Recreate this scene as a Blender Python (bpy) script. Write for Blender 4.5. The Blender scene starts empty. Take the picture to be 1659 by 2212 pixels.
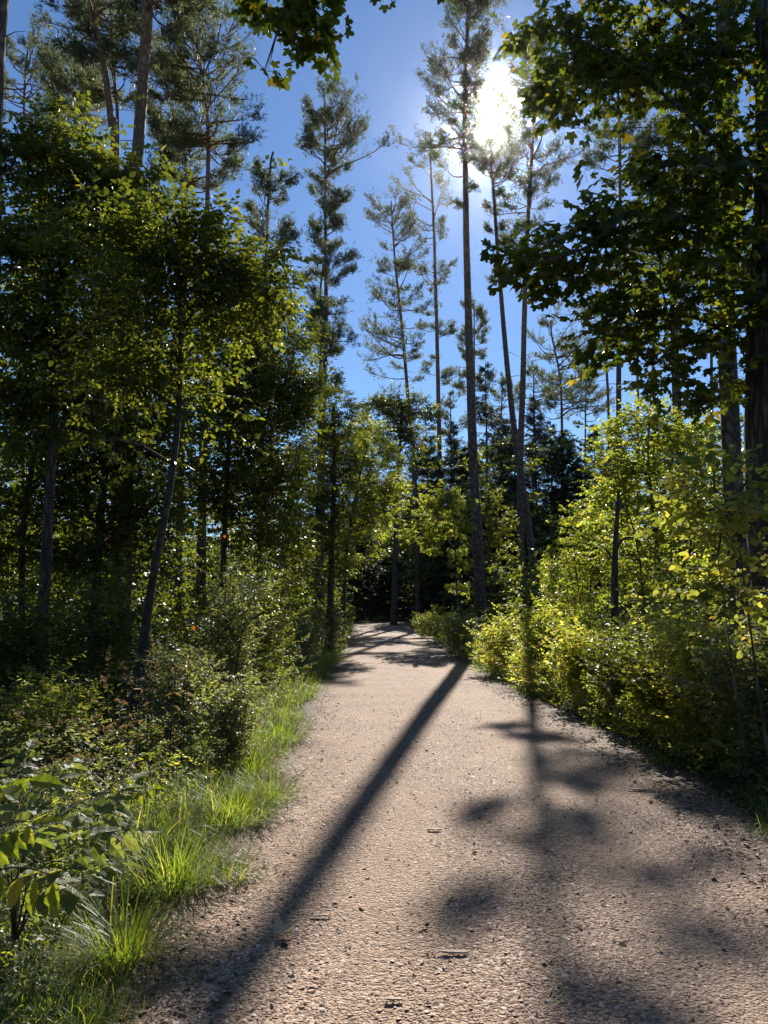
import bpy, math, random
import numpy as np
from mathutils import Vector, Matrix

# ------------------------------------------------------------------ camera, sky, sun, exposure
scene = bpy.context.scene
CAM_H, PITCH, FPX = 1.6, math.radians(7.0), 1661.0
W2, H2 = 829.5, 1106.0
cam_d = bpy.data.cameras.new('camera')
cam_d.sensor_fit = 'VERTICAL'; cam_d.sensor_height = 24.0
cam_d.lens = 24.0 * FPX / 2212.0
cam_d.clip_start = 0.05; cam_d.clip_end = 2000.0
cam = bpy.data.objects.new('camera', cam_d)
scene.collection.objects.link(cam)
cam.location = (0, 0, CAM_H)
cam.rotation_euler = (math.radians(90) + PITCH, 0, 0)
scene.camera = cam

SUN_AZ, SUN_EL = math.radians(8.3), math.radians(33.3)     # to the right of +Y, above the horizon
SUNV = Vector((math.sin(SUN_AZ)*math.cos(SUN_EL), math.cos(SUN_AZ)*math.cos(SUN_EL), math.sin(SUN_EL)))
world = bpy.data.worlds.new('World'); scene.world = world
world.use_nodes = True
wn = world.node_tree.nodes; wl = world.node_tree.links
sky = wn.new('ShaderNodeTexSky'); sky.sky_type = 'NISHITA'
sky.sun_disc = False
sky.sun_elevation = SUN_EL; sky.sun_rotation = SUN_AZ
sky.air_density = 1.0; sky.dust_density = 0.04; sky.ozone_density = 7.5; sky.altitude = 0
wn['Background'].inputs['Strength'].default_value = 0.066
wl.new(sky.outputs['Color'], wn['Background'].inputs['Color'])
sun_d = bpy.data.lights.new('sun', 'SUN')
sun_d.energy = 5.0; sun_d.angle = math.radians(0.42); sun_d.color = (1.0, 0.94, 0.84)
sun = bpy.data.objects.new('sun', sun_d); scene.collection.objects.link(sun)
sun.rotation_euler = SUNV.to_track_quat('Z', 'Y').to_euler()
sun.location = (10, 60, 60)

vs = scene.view_settings
vs.view_transform = 'Standard'; vs.look = 'None'; vs.exposure = 0.95; vs.gamma = 1.0
vs.use_curve_mapping = False
scene.cycles.max_bounces = 6; scene.cycles.diffuse_bounces = 4
scene.cycles.transmission_bounces = 4; scene.cycles.glossy_bounces = 2; scene.cycles.volume_bounces = 0
scene.cycles.use_adaptive_sampling = True; scene.cycles.adaptive_threshold = 0.025
scene.cycles.sample_clamp_indirect = 4.0

# ------------------------------------------------------------------ pixel <-> place helpers (photo measured on a 1659 x 2212 grid)
def at(px, py, Y):
    u = (px - W2)/FPX; v = (H2 - py)/FPX
    f = math.cos(PITCH) - v*math.sin(PITCH); up = math.sin(PITCH) + v*math.cos(PITCH)
    return np.array([u/f*Y, Y, CAM_H + up/f*Y])

def to_px(P):
    P = np.asarray(P, float); d = P - np.array([0, 0, CAM_H])
    fw = d[:, 1]*math.cos(PITCH) + d[:, 2]*math.sin(PITCH)
    up = -d[:, 1]*math.sin(PITCH) + d[:, 2]*math.cos(PITCH)
    fw = np.where(fw < 0.05, 0.05, fw)
    return np.stack([W2 + FPX*d[:, 0]/fw, H2 - FPX*up/fw], 1)

def mpp(Y): return Y/FPX      # metres per pixel at distance Y

EDGE_Y = np.array([-10, 3.2, 5.5, 9.2, 14, 20, 30, 45, 60, 75, 95, 120])
EDGE_L = np.array([-0.95, -1.0, -0.96, -1.04, -1.12, -1.15, -1.28, -1.7, -2.2, -3.4, -7.2, -14])
EDGE_R = np.array([2.6, 2.40, 2.48, 2.58, 2.32, 2.12, 2.15, 2.0, 1.6, .6, -2.5, -8.7])
def edge_l(y): return np.interp(y, EDGE_Y, EDGE_L)
def edge_r(y): return np.interp(y, EDGE_Y, EDGE_R)

def rise(y): return .008*np.clip(np.asarray(y, float) - 18, 0, 120)

def ground_z(x, y):
    x = np.asarray(x, float); y = np.asarray(y, float)
    d = np.maximum(edge_l(y) - x, x - edge_r(y))
    s = np.clip(d/2.5, 0, 1); s = s*s*(3 - 2*s)
    bump = 0.5*np.sin(x*0.9 + 1.3*np.sin(y*0.31)) + 0.5*np.sin(y*0.7 + x*0.35 + 2)
    return s*(0.12 + 0.08*bump) + rise(y)

def ground_at(px, Y):
    """a point on the ground seen in image column px at distance Y"""
    x = (px - W2)/FPX*Y/ (math.cos(PITCH) + 0.123*math.sin(PITCH))
    return np.array([x, Y, float(ground_z(x, Y))])

# ------------------------------------------------------------------ mesh helpers
C = scene.collection
def nrm(a): return a/np.maximum(np.linalg.norm(a, axis=-1, keepdims=True), 1e-9)

class MB:
    def __init__(s): s.v, s.t, s.m, s.sm, s.n = [], [], [], [], 0
    def add(s, v, t, mat=0, smooth=False):
        v = np.asarray(v, np.float32).reshape(-1, 3); t = np.asarray(t, np.int32).reshape(-1, 3)
        s.v.append(v); s.t.append(t + s.n); s.n += len(v)
        s.m.append(np.full(len(t), mat, np.int32)); s.sm.append(np.full(len(t), smooth, bool))
    def mesh(s, name, mats, origin=(0, 0, 0)):
        me = bpy.data.meshes.new(name)
        if s.v:
            V = np.concatenate(s.v) - np.asarray(origin, np.float32); T = np.concatenate(s.t)
            me.vertices.add(len(V)); me.vertices.foreach_set('co', V.ravel())
            me.loops.add(len(T)*3); me.loops.foreach_set('vertex_index', T.ravel())
            me.polygons.add(len(T)); me.polygons.foreach_set('loop_start', np.arange(0, len(T)*3, 3, dtype=np.int32))
            me.polygons.foreach_set('material_index', np.concatenate(s.m))
            me.polygons.foreach_set('use_smooth', np.concatenate(s.sm))
        for m in mats: me.materials.append(m)
        me.update(calc_edges=True)
        return me
    def build(s, name, mats, parent=None, origin=(0, 0, 0)):
        if not isinstance(mats, (list, tuple)): mats = [mats]
        o = bpy.data.objects.new(name, s.mesh(name, mats, origin)); C.objects.link(o)
        if parent is not None: o.parent = parent
        else: o.location = origin
        return o

def empty(name, loc):
    e = bpy.data.objects.new(name, None); e.empty_display_size = 0.2
    e.location = loc; C.objects.link(e); return e
def tag(o, label=None, cat=None, group=None, kind=None):
    if label: o['label'] = label
    if cat: o['category'] = cat
    if group: o['group'] = group
    if kind: o['kind'] = kind
    return o

def frames(d, n):
    """columns: x (side), y (axis d), z (normal close to n)"""
    d = nrm(d); x = nrm(np.cross(d, n)); z = np.cross(x, d)
    return np.stack([x, d, z], -1)

def scatter(mb, tmpl, P, R, S, mat=0, smooth=False):
    V, T = tmpl; n = len(P)
    if n == 0: return
    S = np.asarray(S, float)
    if S.ndim == 1: S = np.repeat(S[:, None], 3, 1)
    out = np.einsum('nij,nkj->nki', R, V[None]*S[:, None, :]) + P[:, None, :]
    tt = T[None] + (np.arange(n)*len(V))[:, None, None]
    mb.add(out.reshape(-1, 3), tt.reshape(-1, 3), mat, smooth)

def tubes(mb, P, Rd, sides, mat=0):
    """P (b,m,3) centre lines, Rd (b,m) radii"""
    P = np.asarray(P, float); Rd = np.asarray(Rd, float)
    if P.ndim == 2: P = P[None]; Rd = Rd[None]
    b, m, _ = P.shape
    if b == 0: return
    t = np.gradient(P, axis=1); t = nrm(t)
    ref = np.where(np.abs(nrm(P[:, -1:] - P[:, :1])[..., 2:3]) > 0.75, np.array([1., 0, 0]), np.array([0, 0, 1.]))
    u = nrm(np.cross(t, np.broadcast_to(ref, t.shape))); w = np.cross(t, u)
    a = np.arange(sides)*2*np.pi/sides
    ring = (np.cos(a)[None, None, :, None]*u[:, :, None] + np.sin(a)[None, None, :, None]*w[:, :, None])*Rd[:, :, None, None] + P[:, :, None]
    i = np.arange(m - 1)[:, None]*sides; j = np.arange(sides)[None]; k = (j + 1) % sides
    q = np.stack([i + j, i + k, i + sides + k, i + sides + j], -1).reshape(-1, 4)
    T = np.concatenate([q[:, [0, 1, 2]], q[:, [0, 2, 3]]])
    tt = T[None] + (np.arange(b)*m*sides)[:, None, None]
    mb.add(ring.reshape(-1, 3), tt.reshape(-1, 3), mat, True)

def curve(pts, n):
    """smooth resample of a polyline (Catmull-Rom)"""
    pts = np.asarray(pts, float); m = len(pts)
    e = np.concatenate([[2*pts[0] - pts[1]], pts, [2*pts[-1] - pts[-2]]])
    s = np.linspace(0, m - 1, n); i = np.minimum(s.astype(int), m - 2); f = (s - i)[:, None]
    p0, p1, p2, p3 = e[i], e[i + 1], e[i + 2], e[i + 3]
    return 0.5*((2*p1) + (-p0 + p2)*f + (2*p0 - 5*p1 + 4*p2 - p3)*f**2 + (-p0 + 3*p1 - 3*p2 + p3)*f**3)

# ------------------------------------------------------------------ materials
def newmat(name):
    m = bpy.data.materials.new(name); m.use_nodes = True
    nt = m.node_tree; nt.nodes.clear()
    out = nt.nodes.new('ShaderNodeOutputMaterial')
    return m, nt, out
def N(nt, typ, **kw):
    n = nt.nodes.new(typ)
    for k, v in kw.items():
        if k in n.inputs: n.inputs[k].default_value = v
        else: setattr(n, k, v)
    return n
def ramp(nt, fac, stops, interp='LINEAR'):
    r = nt.nodes.new('ShaderNodeValToRGB'); r.color_ramp.interpolation = interp
    e = r.color_ramp.elements
    while len(e) > 1: e.remove(e[-1])
    e[0].position = stops[0][0]; e[0].color = (*stops[0][1], 1)
    for p, c in stops[1:]:
        x = e.new(p); x.color = (*c, 1)
    if fac is not None: nt.links.new(fac, r.inputs['Fac'])
    return r

def leaf_rand(nt):
    g = N(nt, 'ShaderNodeNewGeometry'); oi = N(nt, 'ShaderNodeObjectInfo')
    a = N(nt, 'ShaderNodeMath', operation='ADD'); nt.links.new(g.outputs['Random Per Island'], a.inputs[0]); nt.links.new(oi.outputs['Random'], a.inputs[1])
    f = N(nt, 'ShaderNodeMath', operation='FRACT'); nt.links.new(a.outputs[0], f.inputs[0])
    return f.outputs[0]

def leafmat(name, stops, trans, tfac=0.45, rough=0.42, spec=0.45):
    """stops: base-colour ramp across leaves; trans: multiplier tint for light passing through"""
    m, nt, out = newmat(name)
    r = leaf_rand(nt)
    cr = ramp(nt, r, stops)
    tx = N(nt, 'ShaderNodeTexCoord'); nz = N(nt, 'ShaderNodeTexNoise', Scale=9.0, Detail=2.0)
    nt.links.new(tx.outputs['Object'], nz.inputs['Vector'])
    mr = N(nt, 'ShaderNodeMapRange'); mr.inputs['From Min'].default_value = .3; mr.inputs['From Max'].default_value = .7
    mr.inputs['To Min'].default_value = .8; mr.inputs['To Max'].default_value = 1.2
    nt.links.new(nz.outputs['Fac'], mr.inputs['Value'])
    mul = N(nt, 'ShaderNodeVectorMath', operation='SCALE')
    nt.links.new(cr.outputs['Color'], mul.inputs[0]); nt.links.new(mr.outputs['Result'], mul.inputs['Scale'])
    p = N(nt, 'ShaderNodeBsdfPrincipled', Roughness=rough)
    p.inputs['Specular IOR Level'].default_value = spec
    nt.links.new(mul.outputs['Vector'], p.inputs['Base Color'])
    tm = N(nt, 'ShaderNodeVectorMath', operation='MULTIPLY'); tm.inputs[1].default_value = trans
    nt.links.new(mul.outputs['Vector'], tm.inputs[0])
    tb = N(nt, 'ShaderNodeBsdfTranslucent'); nt.links.new(tm.outputs['Vector'], tb.inputs['Color'])
    mx = N(nt, 'ShaderNodeMixShader'); mx.inputs['Fac'].default_value = tfac
    nt.links.new(p.outputs[0], mx.inputs[1]); nt.links.new(tb.outputs[0], mx.inputs[2])
    nt.links.new(mx.outputs[0], out.inputs['Surface'])
    return m

def barkmat(name, stops, sx=14, sz=2.5, bump=0.6, upper=None, z0=8, z1=16, dist=0.03):
    m, nt, out = newmat(name)
    tx = N(nt, 'ShaderNodeTexCoord'); mp = N(nt, 'ShaderNodeMapping'); mp.inputs['Scale'].default_value = (sx, sx, sz)
    nt.links.new(tx.outputs['Object'], mp.inputs['Vector'])
    nz = N(nt, 'ShaderNodeTexNoise', Scale=0.6, Detail=5.0, Roughness=0.65); nt.links.new(mp.outputs[0], nz.inputs['Vector'])
    ad = N(nt, 'ShaderNodeVectorMath', operation='MULTIPLY_ADD'); ad.inputs[1].default_value = (0.9, 0.9, 0.9)
    nt.links.new(nz.outputs['Color'], ad.inputs[0]); nt.links.new(mp.outputs[0], ad.inputs[2])
    vo = N(nt, 'ShaderNodeTexVoronoi', feature='DISTANCE_TO_EDGE', Scale=0.9); nt.links.new(ad.outputs[0], vo.inputs['Vector'])
    mr = N(nt, 'ShaderNodeMapRange'); mr.inputs['From Max'].default_value = 0.35; nt.links.new(vo.outputs['Distance'], mr.inputs['Value'])
    mixf = N(nt, 'ShaderNodeMath', operation='MULTIPLY_ADD'); mixf.inputs[1].default_value = 0.6
    nt.links.new(mr.outputs[0], mixf.inputs[0])
    sc = N(nt, 'ShaderNodeMath', operation='MULTIPLY'); sc.inputs[1].default_value = 0.4; nt.links.new(nz.outputs['Fac'], sc.inputs[0])
    nt.links.new(sc.outputs[0], mixf.inputs[2])
    cr = ramp(nt, mixf.outputs[0], stops)
    col = cr.outputs['Color']
    if upper:
        cu = ramp(nt, mixf.outputs[0], upper)
        sp = N(nt, 'ShaderNodeSeparateXYZ'); nt.links.new(tx.outputs['Object'], sp.inputs[0])
        hz = N(nt, 'ShaderNodeMapRange'); hz.inputs['From Min'].default_value = z0; hz.inputs['From Max'].default_value = z1
        nt.links.new(sp.outputs['Z'], hz.inputs['Value'])
        mc = N(nt, 'ShaderNodeMix', data_type='RGBA'); nt.links.new(hz.outputs[0], mc.inputs[0])
        nt.links.new(cr.outputs['Color'], mc.inputs[6]); nt.links.new(cu.outputs['Color'], mc.inputs[7]); col = mc.outputs[2]
    p = N(nt, 'ShaderNodeBsdfPrincipled', Roughness=0.85); p.inputs['Specular IOR Level'].default_value = 0.25
    nt.links.new(col, p.inputs['Base Color'])
    bp = N(nt, 'ShaderNodeBump', Strength=bump, Distance=dist); nt.links.new(mixf.outputs[0], bp.inputs['Height'])
    nt.links.new(bp.outputs[0], p.inputs['Normal'])
    nt.links.new(p.outputs[0], out.inputs['Surface'])
    return m

M = {}
M['pine_bark'] = barkmat('pine_bark', [(0.1, (.035, .026, .022)), (.5, (.13, .095, .078)), (.9, (.22, .17, .14))], 9, 4.0, .8,
                         [(0.1, (.09, .05, .03)), (.5, (.24, .13, .07)), (.9, (.36, .21, .12))], 9, 19)
M['bark'] = barkmat('grey_bark', [(0.1, (.03, .026, .022)), (.5, (.085, .072, .06)), (.9, (.16, .14, .12))], 20, 3.5, .6)
M['maple_bark'] = barkmat('maple_bark', [(0.1, (.02, .016, .013)), (.5, (.10, .08, .062)), (.9, (.20, .165, .13))], 16, 2.0, 1.0, dist=.05)
M['smooth_bark'] = barkmat('smooth_bark', [(0.1, (.03, .026, .021)), (.5, (.065, .055, .044)), (.9, (.12, .10, .08))], 9, 9, .25)
M['twig'] = barkmat('twig_bark', [(0.1, (.035, .025, .018)), (.9, (.10, .075, .055))], 30, 8, .2)
M['needles'] = leafmat('pine_needles', [(0, (.045, .060, .032)), (.5, (.07, .088, .045)), (1, (.11, .115, .062))], (2.6, 2.5, 1.6), .42, .5, .4)
M['spruce'] = leafmat('spruce_needles', [(0, (.016, .026, .014)), (.6, (.028, .042, .02)), (1, (.05, .055, .026))], (1.4, 1.4, .9), .2, .6, .3)
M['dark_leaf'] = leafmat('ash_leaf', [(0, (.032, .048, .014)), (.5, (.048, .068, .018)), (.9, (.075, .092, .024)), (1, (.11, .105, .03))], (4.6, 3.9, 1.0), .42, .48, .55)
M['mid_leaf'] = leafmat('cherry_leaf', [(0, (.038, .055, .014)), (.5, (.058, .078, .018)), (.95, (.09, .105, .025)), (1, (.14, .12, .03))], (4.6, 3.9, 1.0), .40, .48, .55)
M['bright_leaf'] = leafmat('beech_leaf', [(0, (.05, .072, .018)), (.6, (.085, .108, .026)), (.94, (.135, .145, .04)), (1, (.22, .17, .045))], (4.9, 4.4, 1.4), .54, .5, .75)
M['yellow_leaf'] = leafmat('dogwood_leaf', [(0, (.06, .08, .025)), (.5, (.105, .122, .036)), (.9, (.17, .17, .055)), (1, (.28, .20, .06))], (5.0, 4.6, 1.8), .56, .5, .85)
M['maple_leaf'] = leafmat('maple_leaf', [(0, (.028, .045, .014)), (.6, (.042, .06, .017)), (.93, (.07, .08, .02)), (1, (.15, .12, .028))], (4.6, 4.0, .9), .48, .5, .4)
M['pale_sheen_leaf'] = leafmat('shiny_leaf', [(0, (.075, .095, .05)), (.6, (.115, .135, .075)), (1, (.18, .19, .11))], (3.0, 2.8, 1.0), .42, .5, 1.0)  # silvery sun sheen put into the pale base colour, besides the gloss
M['grass'] = leafmat('grass_blade', [(0, (.052, .086, .018)), (.6, (.085, .122, .026)), (.91, (.125, .15, .04)), (.95, (.19, .17, .07)), (1, (.29, .24, .13))], (3.5, 3.3, 1.1), .52, .48, .35)
def elder_material(name, stops, trans, tfac):
    m = leafmat(name, stops, trans, tfac, .55, .5); nt = m.node_tree
    p = [n for n in nt.nodes if n.type == 'BSDF_PRINCIPLED'][0]; mul = p.inputs['Base Color'].links[0].from_node
    tx = N(nt, 'ShaderNodeTexCoord'); sp = N(nt, 'ShaderNodeSeparateXYZ'); nt.links.new(tx.outputs['Object'], sp.inputs[0])
    ab = N(nt, 'ShaderNodeMath', operation='ABSOLUTE'); nt.links.new(sp.outputs['X'], ab.inputs[0])
    ph = N(nt, 'ShaderNodeMath', operation='MULTIPLY_ADD'); ph.inputs[1].default_value = -.8; nt.links.new(ab.outputs[0], ph.inputs[0]); nt.links.new(sp.outputs['Y'], ph.inputs[2])
    sc = N(nt, 'ShaderNodeMath', operation='MULTIPLY'); sc.inputs[1].default_value = 58.0; nt.links.new(ph.outputs[0], sc.inputs[0])
    sn = N(nt, 'ShaderNodeMath', operation='SINE'); nt.links.new(sc.outputs[0], sn.inputs[0])
    mr = N(nt, 'ShaderNodeMapRange'); mr.inputs['From Min'].default_value = .6; mr.inputs['From Max'].default_value = 1.0; mr.inputs['To Min'].default_value = 0.0; mr.inputs['To Max'].default_value = 1.0
    nt.links.new(sn.outputs[0], mr.inputs['Value'])
    b = N(nt, 'ShaderNodeBump', Strength=.5, Distance=.004); b.invert = True; nt.links.new(mr.outputs[0], b.inputs['Height']); nt.links.new(b.outputs[0], p.inputs['Normal'])
    return m
M['elder_sheen'] = elder_material('elder_leaf', [(0, (.075, .105, .045)), (.6, (.11, .14, .06)), (1, (.16, .18, .085))], (3.0, 2.8, .9), .45)  # base colour lightened for the sky sheen on the leaflets
M['elder_bright'] = elder_material('young_elder_leaf', [(0, (.07, .10, .018)), (.6, (.10, .13, .022)), (1, (.15, .16, .03))], (4.2, 3.8, 1.0), .52)
M['dry'] = leafmat('dry_weed', [(0, (.09, .06, .03)), (.6, (.17, .115, .055)), (1, (.26, .19, .10))], (1.8, 1.6, 1.2), .35, .6, .3)
M['autumn'] = leafmat('orange_leaf', [(0, (.30, .07, .02)), (1, (.40, .11, .03))], (1.5, 1.2, .8), .5, .5, .3)
M['litter'] = leafmat('fallen_leaf', [(0, (.07, .045, .028)), (.5, (.15, .095, .055)), (.85, (.26, .18, .10)), (1, (.36, .28, .17))], (1.2, 1.1, .9), .15, .6, .35)

def floor_material():
    m, nt, out = newmat('forest_floor')
    tx = N(nt, 'ShaderNodeTexCoord')
    n1 = N(nt, 'ShaderNodeTexNoise', Scale=0.7, Detail=6.0, Roughness=.6); nt.links.new(tx.outputs['Object'], n1.inputs['Vector'])
    n2 = N(nt, 'ShaderNodeTexNoise', Scale=22.0, Detail=5.0, Roughness=.7); nt.links.new(tx.outputs['Object'], n2.inputs['Vector'])
    c1 = ramp(nt, n2.outputs['Fac'], [(.3, (.022, .016, .011)), (.5, (.06, .042, .028)), (.7, (.12, .088, .058))])
    c2 = ramp(nt, n2.outputs['Fac'], [(.3, (.018, .022, .009)), (.5, (.04, .05, .018)), (.7, (.075, .08, .03))])
    mr = N(nt, 'ShaderNodeMapRange'); mr.inputs['From Min'].default_value = .42; mr.inputs['From Max'].default_value = .58
    nt.links.new(n1.outputs['Fac'], mr.inputs['Value'])
    mc = N(nt, 'ShaderNodeMix', data_type='RGBA'); nt.links.new(mr.outputs[0], mc.inputs[0])
    nt.links.new(c1.outputs[0], mc.inputs[6]); nt.links.new(c2.outputs[0], mc.inputs[7])
    p = N(nt, 'ShaderNodeBsdfPrincipled', Roughness=.9); p.inputs['Specular IOR Level'].default_value = .2
    nt.links.new(mc.outputs[2], p.inputs['Base Color'])
    b = N(nt, 'ShaderNodeBump', Strength=.8, Distance=.04); nt.links.new(n2.outputs['Fac'], b.inputs['Height']); nt.links.new(b.outputs[0], p.inputs['Normal'])
    nt.links.new(p.outputs[0], out.inputs['Surface']); return m

def path_material():
    m, nt, out = newmat('gravel_path')
    tx = N(nt, 'ShaderNodeTexCoord')
    vo = N(nt, 'ShaderNodeTexVoronoi', Scale=75.0); nt.links.new(tx.outputs['Object'], vo.inputs['Vector'])
    v2 = N(nt, 'ShaderNodeTexVoronoi', Scale=34.0); nt.links.new(tx.outputs['Object'], v2.inputs['Vector'])
    sp = N(nt, 'ShaderNodeSeparateXYZ'); nt.links.new(vo.outputs['Color'], sp.inputs[0])
    cr = ramp(nt, sp.outputs['X'], [(0, (.085, .049, .031)), (.3, (.23, .142, .092)), (.65, (.36, .226, .15)), (1, (.54, .378, .268))])
    n1 = N(nt, 'ShaderNodeTexNoise', Scale=1.4, Detail=5.0, Roughness=.6); nt.links.new(tx.outputs['Object'], n1.inputs['Vector'])
    n3 = N(nt, 'ShaderNodeTexNoise', Scale=60.0, Detail=3.0); nt.links.new(tx.outputs['Object'], n3.inputs['Vector'])
    mr = N(nt, 'ShaderNodeMapRange'); mr.inputs['From Min'].default_value = .3; mr.inputs['From Max'].default_value = .7
    mr.inputs['To Min'].default_value = .78; mr.inputs['To Max'].default_value = 1.15
    nt.links.new(n1.outputs['Fac'], mr.inputs['Value'])
    mul = N(nt, 'ShaderNodeVectorMath', operation='SCALE'); nt.links.new(cr.outputs[0], mul.inputs[0]); nt.links.new(mr.outputs[0], mul.inputs['Scale'])
    ta = N(nt, 'ShaderNodeAttribute', attribute_name='track')
    tn = N(nt, 'ShaderNodeMath', operation='MULTIPLY'); nt.links.new(ta.outputs['Fac'], tn.inputs[0]); nt.links.new(n1.outputs['Fac'], tn.inputs[1])
    fines = ramp(nt, n3.outputs['Fac'], [(.3, (.28, .192, .13)), (.7, (.41, .29, .20))])
    mt = N(nt, 'ShaderNodeMix', data_type='RGBA'); nt.links.new(tn.outputs[0], mt.inputs[0]); nt.links.new(mul.outputs[0], mt.inputs[6]); nt.links.new(fines.outputs[0], mt.inputs[7])
    ea = N(nt, 'ShaderNodeAttribute', attribute_name='edge')
    n4 = N(nt, 'ShaderNodeTexNoise', Scale=3.5, Detail=6.0, Roughness=.7); nt.links.new(tx.outputs['Object'], n4.inputs['Vector'])
    es = N(nt, 'ShaderNodeMath', operation='MULTIPLY_ADD'); es.inputs[1].default_value = 1.5; es.inputs[2].default_value = -.75
    nt.links.new(n4.outputs['Fac'], es.inputs[0])
    ed = N(nt, 'ShaderNodeMath', operation='ADD', use_clamp=True); nt.links.new(ea.outputs['Fac'], ed.inputs[0]); nt.links.new(es.outputs[0], ed.inputs[1])
    em = N(nt, 'ShaderNodeMapRange'); em.inputs['From Min'].default_value = .25; em.inputs['From Max'].default_value = .8; nt.links.new(ed.outputs[0], em.inputs['Value'])
    dirt = ramp(nt, n3.outputs['Fac'], [(.3, (.045, .03, .02)), (.5, (.11, .072, .048)), (.7, (.22, .15, .10))])
    mx2 = N(nt, 'ShaderNodeMix', data_type='RGBA'); nt.links.new(em.outputs[0], mx2.inputs[0]); nt.links.new(mt.outputs[2], mx2.inputs[6]); nt.links.new(dirt.outputs[0], mx2.inputs[7])
    p = N(nt, 'ShaderNodeBsdfPrincipled', Roughness=.8); p.inputs['Specular IOR Level'].default_value = .3
    nt.links.new(mx2.outputs[2], p.inputs['Base Color'])
    sub = N(nt, 'ShaderNodeMath', operation='MULTIPLY_ADD'); sub.inputs[1].default_value = -0.6
    nt.links.new(vo.outputs['Distance'], sub.inputs[0]); 
    s2 = N(nt, 'ShaderNodeMath', operation='MULTIPLY_ADD'); s2.inputs[1].default_value = -0.6
    nt.links.new(v2.outputs['Distance'], s2.inputs[0]); nt.links.new(n3.outputs['Fac'], s2.inputs[2]); nt.links.new(s2.outputs[0], sub.inputs[2])
    b = N(nt, 'ShaderNodeBump', Strength=1.0, Distance=.02); nt.links.new(sub.outputs[0], b.inputs['Height']); nt.links.new(b.outputs[0], p.inputs['Normal'])
    nt.links.new(p.outputs[0], out.inputs['Surface']); return m

def pebble_material():
    m, nt, out = newmat('pebbles')
    g = N(nt, 'ShaderNodeNewGeometry')
    cr = ramp(nt, g.outputs['Random Per Island'], [(0, (.105, .063, .042)), (.15, (.235, .146, .098)), (.45, (.36, .23, .155)), (.8, (.46, .316, .226)), (.96, (.55, .43, .335)), (1, (.63, .54, .46))])
    p = N(nt, 'ShaderNodeBsdfPrincipled', Roughness=.7); p.inputs['Specular IOR Level'].default_value = .25
    nt.links.new(cr.outputs[0], p.inputs['Base Color']); nt.links.new(p.outputs[0], out.inputs['Surface']); return m

# ------------------------------------------------------------------ terrain and path
def grid_mesh(name, X, Y, Z, mat, kind):
    ny, nx = X.shape
    i = np.arange(ny*nx).reshape(ny, nx)
    a, b, c, d = i[:-1, :-1], i[:-1, 1:], i[1:, 1:], i[1:, :-1]
    T = np.concatenate([np.stack([a, b, c], -1).reshape(-1, 3), np.stack([a, c, d], -1).reshape(-1, 3)])
    mb = MB(); mb.add(np.stack([X, Y, Z], -1).reshape(-1, 3), T, 0, True)
    return tag(mb.build(name, mat), kind=kind)

def nonuni(lo, hi, n, p=2.2):
    t = np.linspace(-1, 1, n); s = np.sign(t)*np.abs(t)**p
    return np.where(s < 0, -s*lo, s*hi)
gx, gy = np.meshgrid(nonuni(-400, 400, 130), nonuni(-300, 700, 140))
tag(grid_mesh('forest_floor', gx, gy, ground_z(gx, gy) - 0.02, floor_material(), 'structure'),
    'brown leaf-littered forest floor under the trees', 'forest floor')

rg = np.random.default_rng(3)
ys = np.concatenate([np.arange(-6, 30, .18), np.arange(30, 120, .7)])
jl = np.convolve(rg.normal(0, .10, len(ys)), np.ones(5)/5, 'same'); jr = np.convolve(rg.normal(0, .14, len(ys)), np.ones(9)/9, 'same')
uu = np.linspace(0, 1, 36)
L_, R_ = edge_l(ys) + jl - .18, edge_r(ys) + jr + .32
px_ = L_[:, None] + (R_ - L_)[:, None]*uu[None]; py_ = np.repeat(ys[:, None], 36, 1)
pz_ = 0.012 + 0.035*np.sin(np.pi*uu)[None]**.7 - .018*np.exp(-((uu-.27)/.07)**2)[None] - .018*np.exp(-((uu-.72)/.07)**2)[None] + .006*np.sin(px_*3+py_*1.7)*np.sin(py_*.9)
pz_ = pz_ + rise(py_)
def path_z(x, y):
    l, r = edge_l(y) - .18, edge_r(y) + .32
    u = np.clip((x - l)/(r - l), 0, 1)
    return 0.012 + 0.035*np.sin(np.pi*u)**.7 - .018*np.exp(-((u-.27)/.07)**2) - .018*np.exp(-((u-.72)/.07)**2) + .006*np.sin(x*3+y*1.7)*np.sin(y*.9) + rise(y)
def path_edge_attr(o):
    b = o.data.attributes.new('track', 'FLOAT', 'POINT'); q = (px_ - edge_l(py_))/(edge_r(py_) - edge_l(py_))
    b.data.foreach_set('value', (np.exp(-((q-.30)/.10)**2) + np.exp(-((q-.70)/.10)**2)).astype(np.float32).ravel())
    l, r = edge_l(py_), edge_r(py_); d = np.minimum(px_ - l, r - px_)      # metres inside the worn edge
    a = o.data.attributes.new('edge', 'FLOAT', 'POINT'); a.data.foreach_set('value', np.clip(1 - (d + .25)/.75, 0, 1).astype(np.float32).ravel())
path = tag(grid_mesh('path', px_, py_, pz_, path_material(), 'structure'), 'pinkish gravel path running straight into the dark forest', 'path')
path_edge_attr(path)

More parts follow.
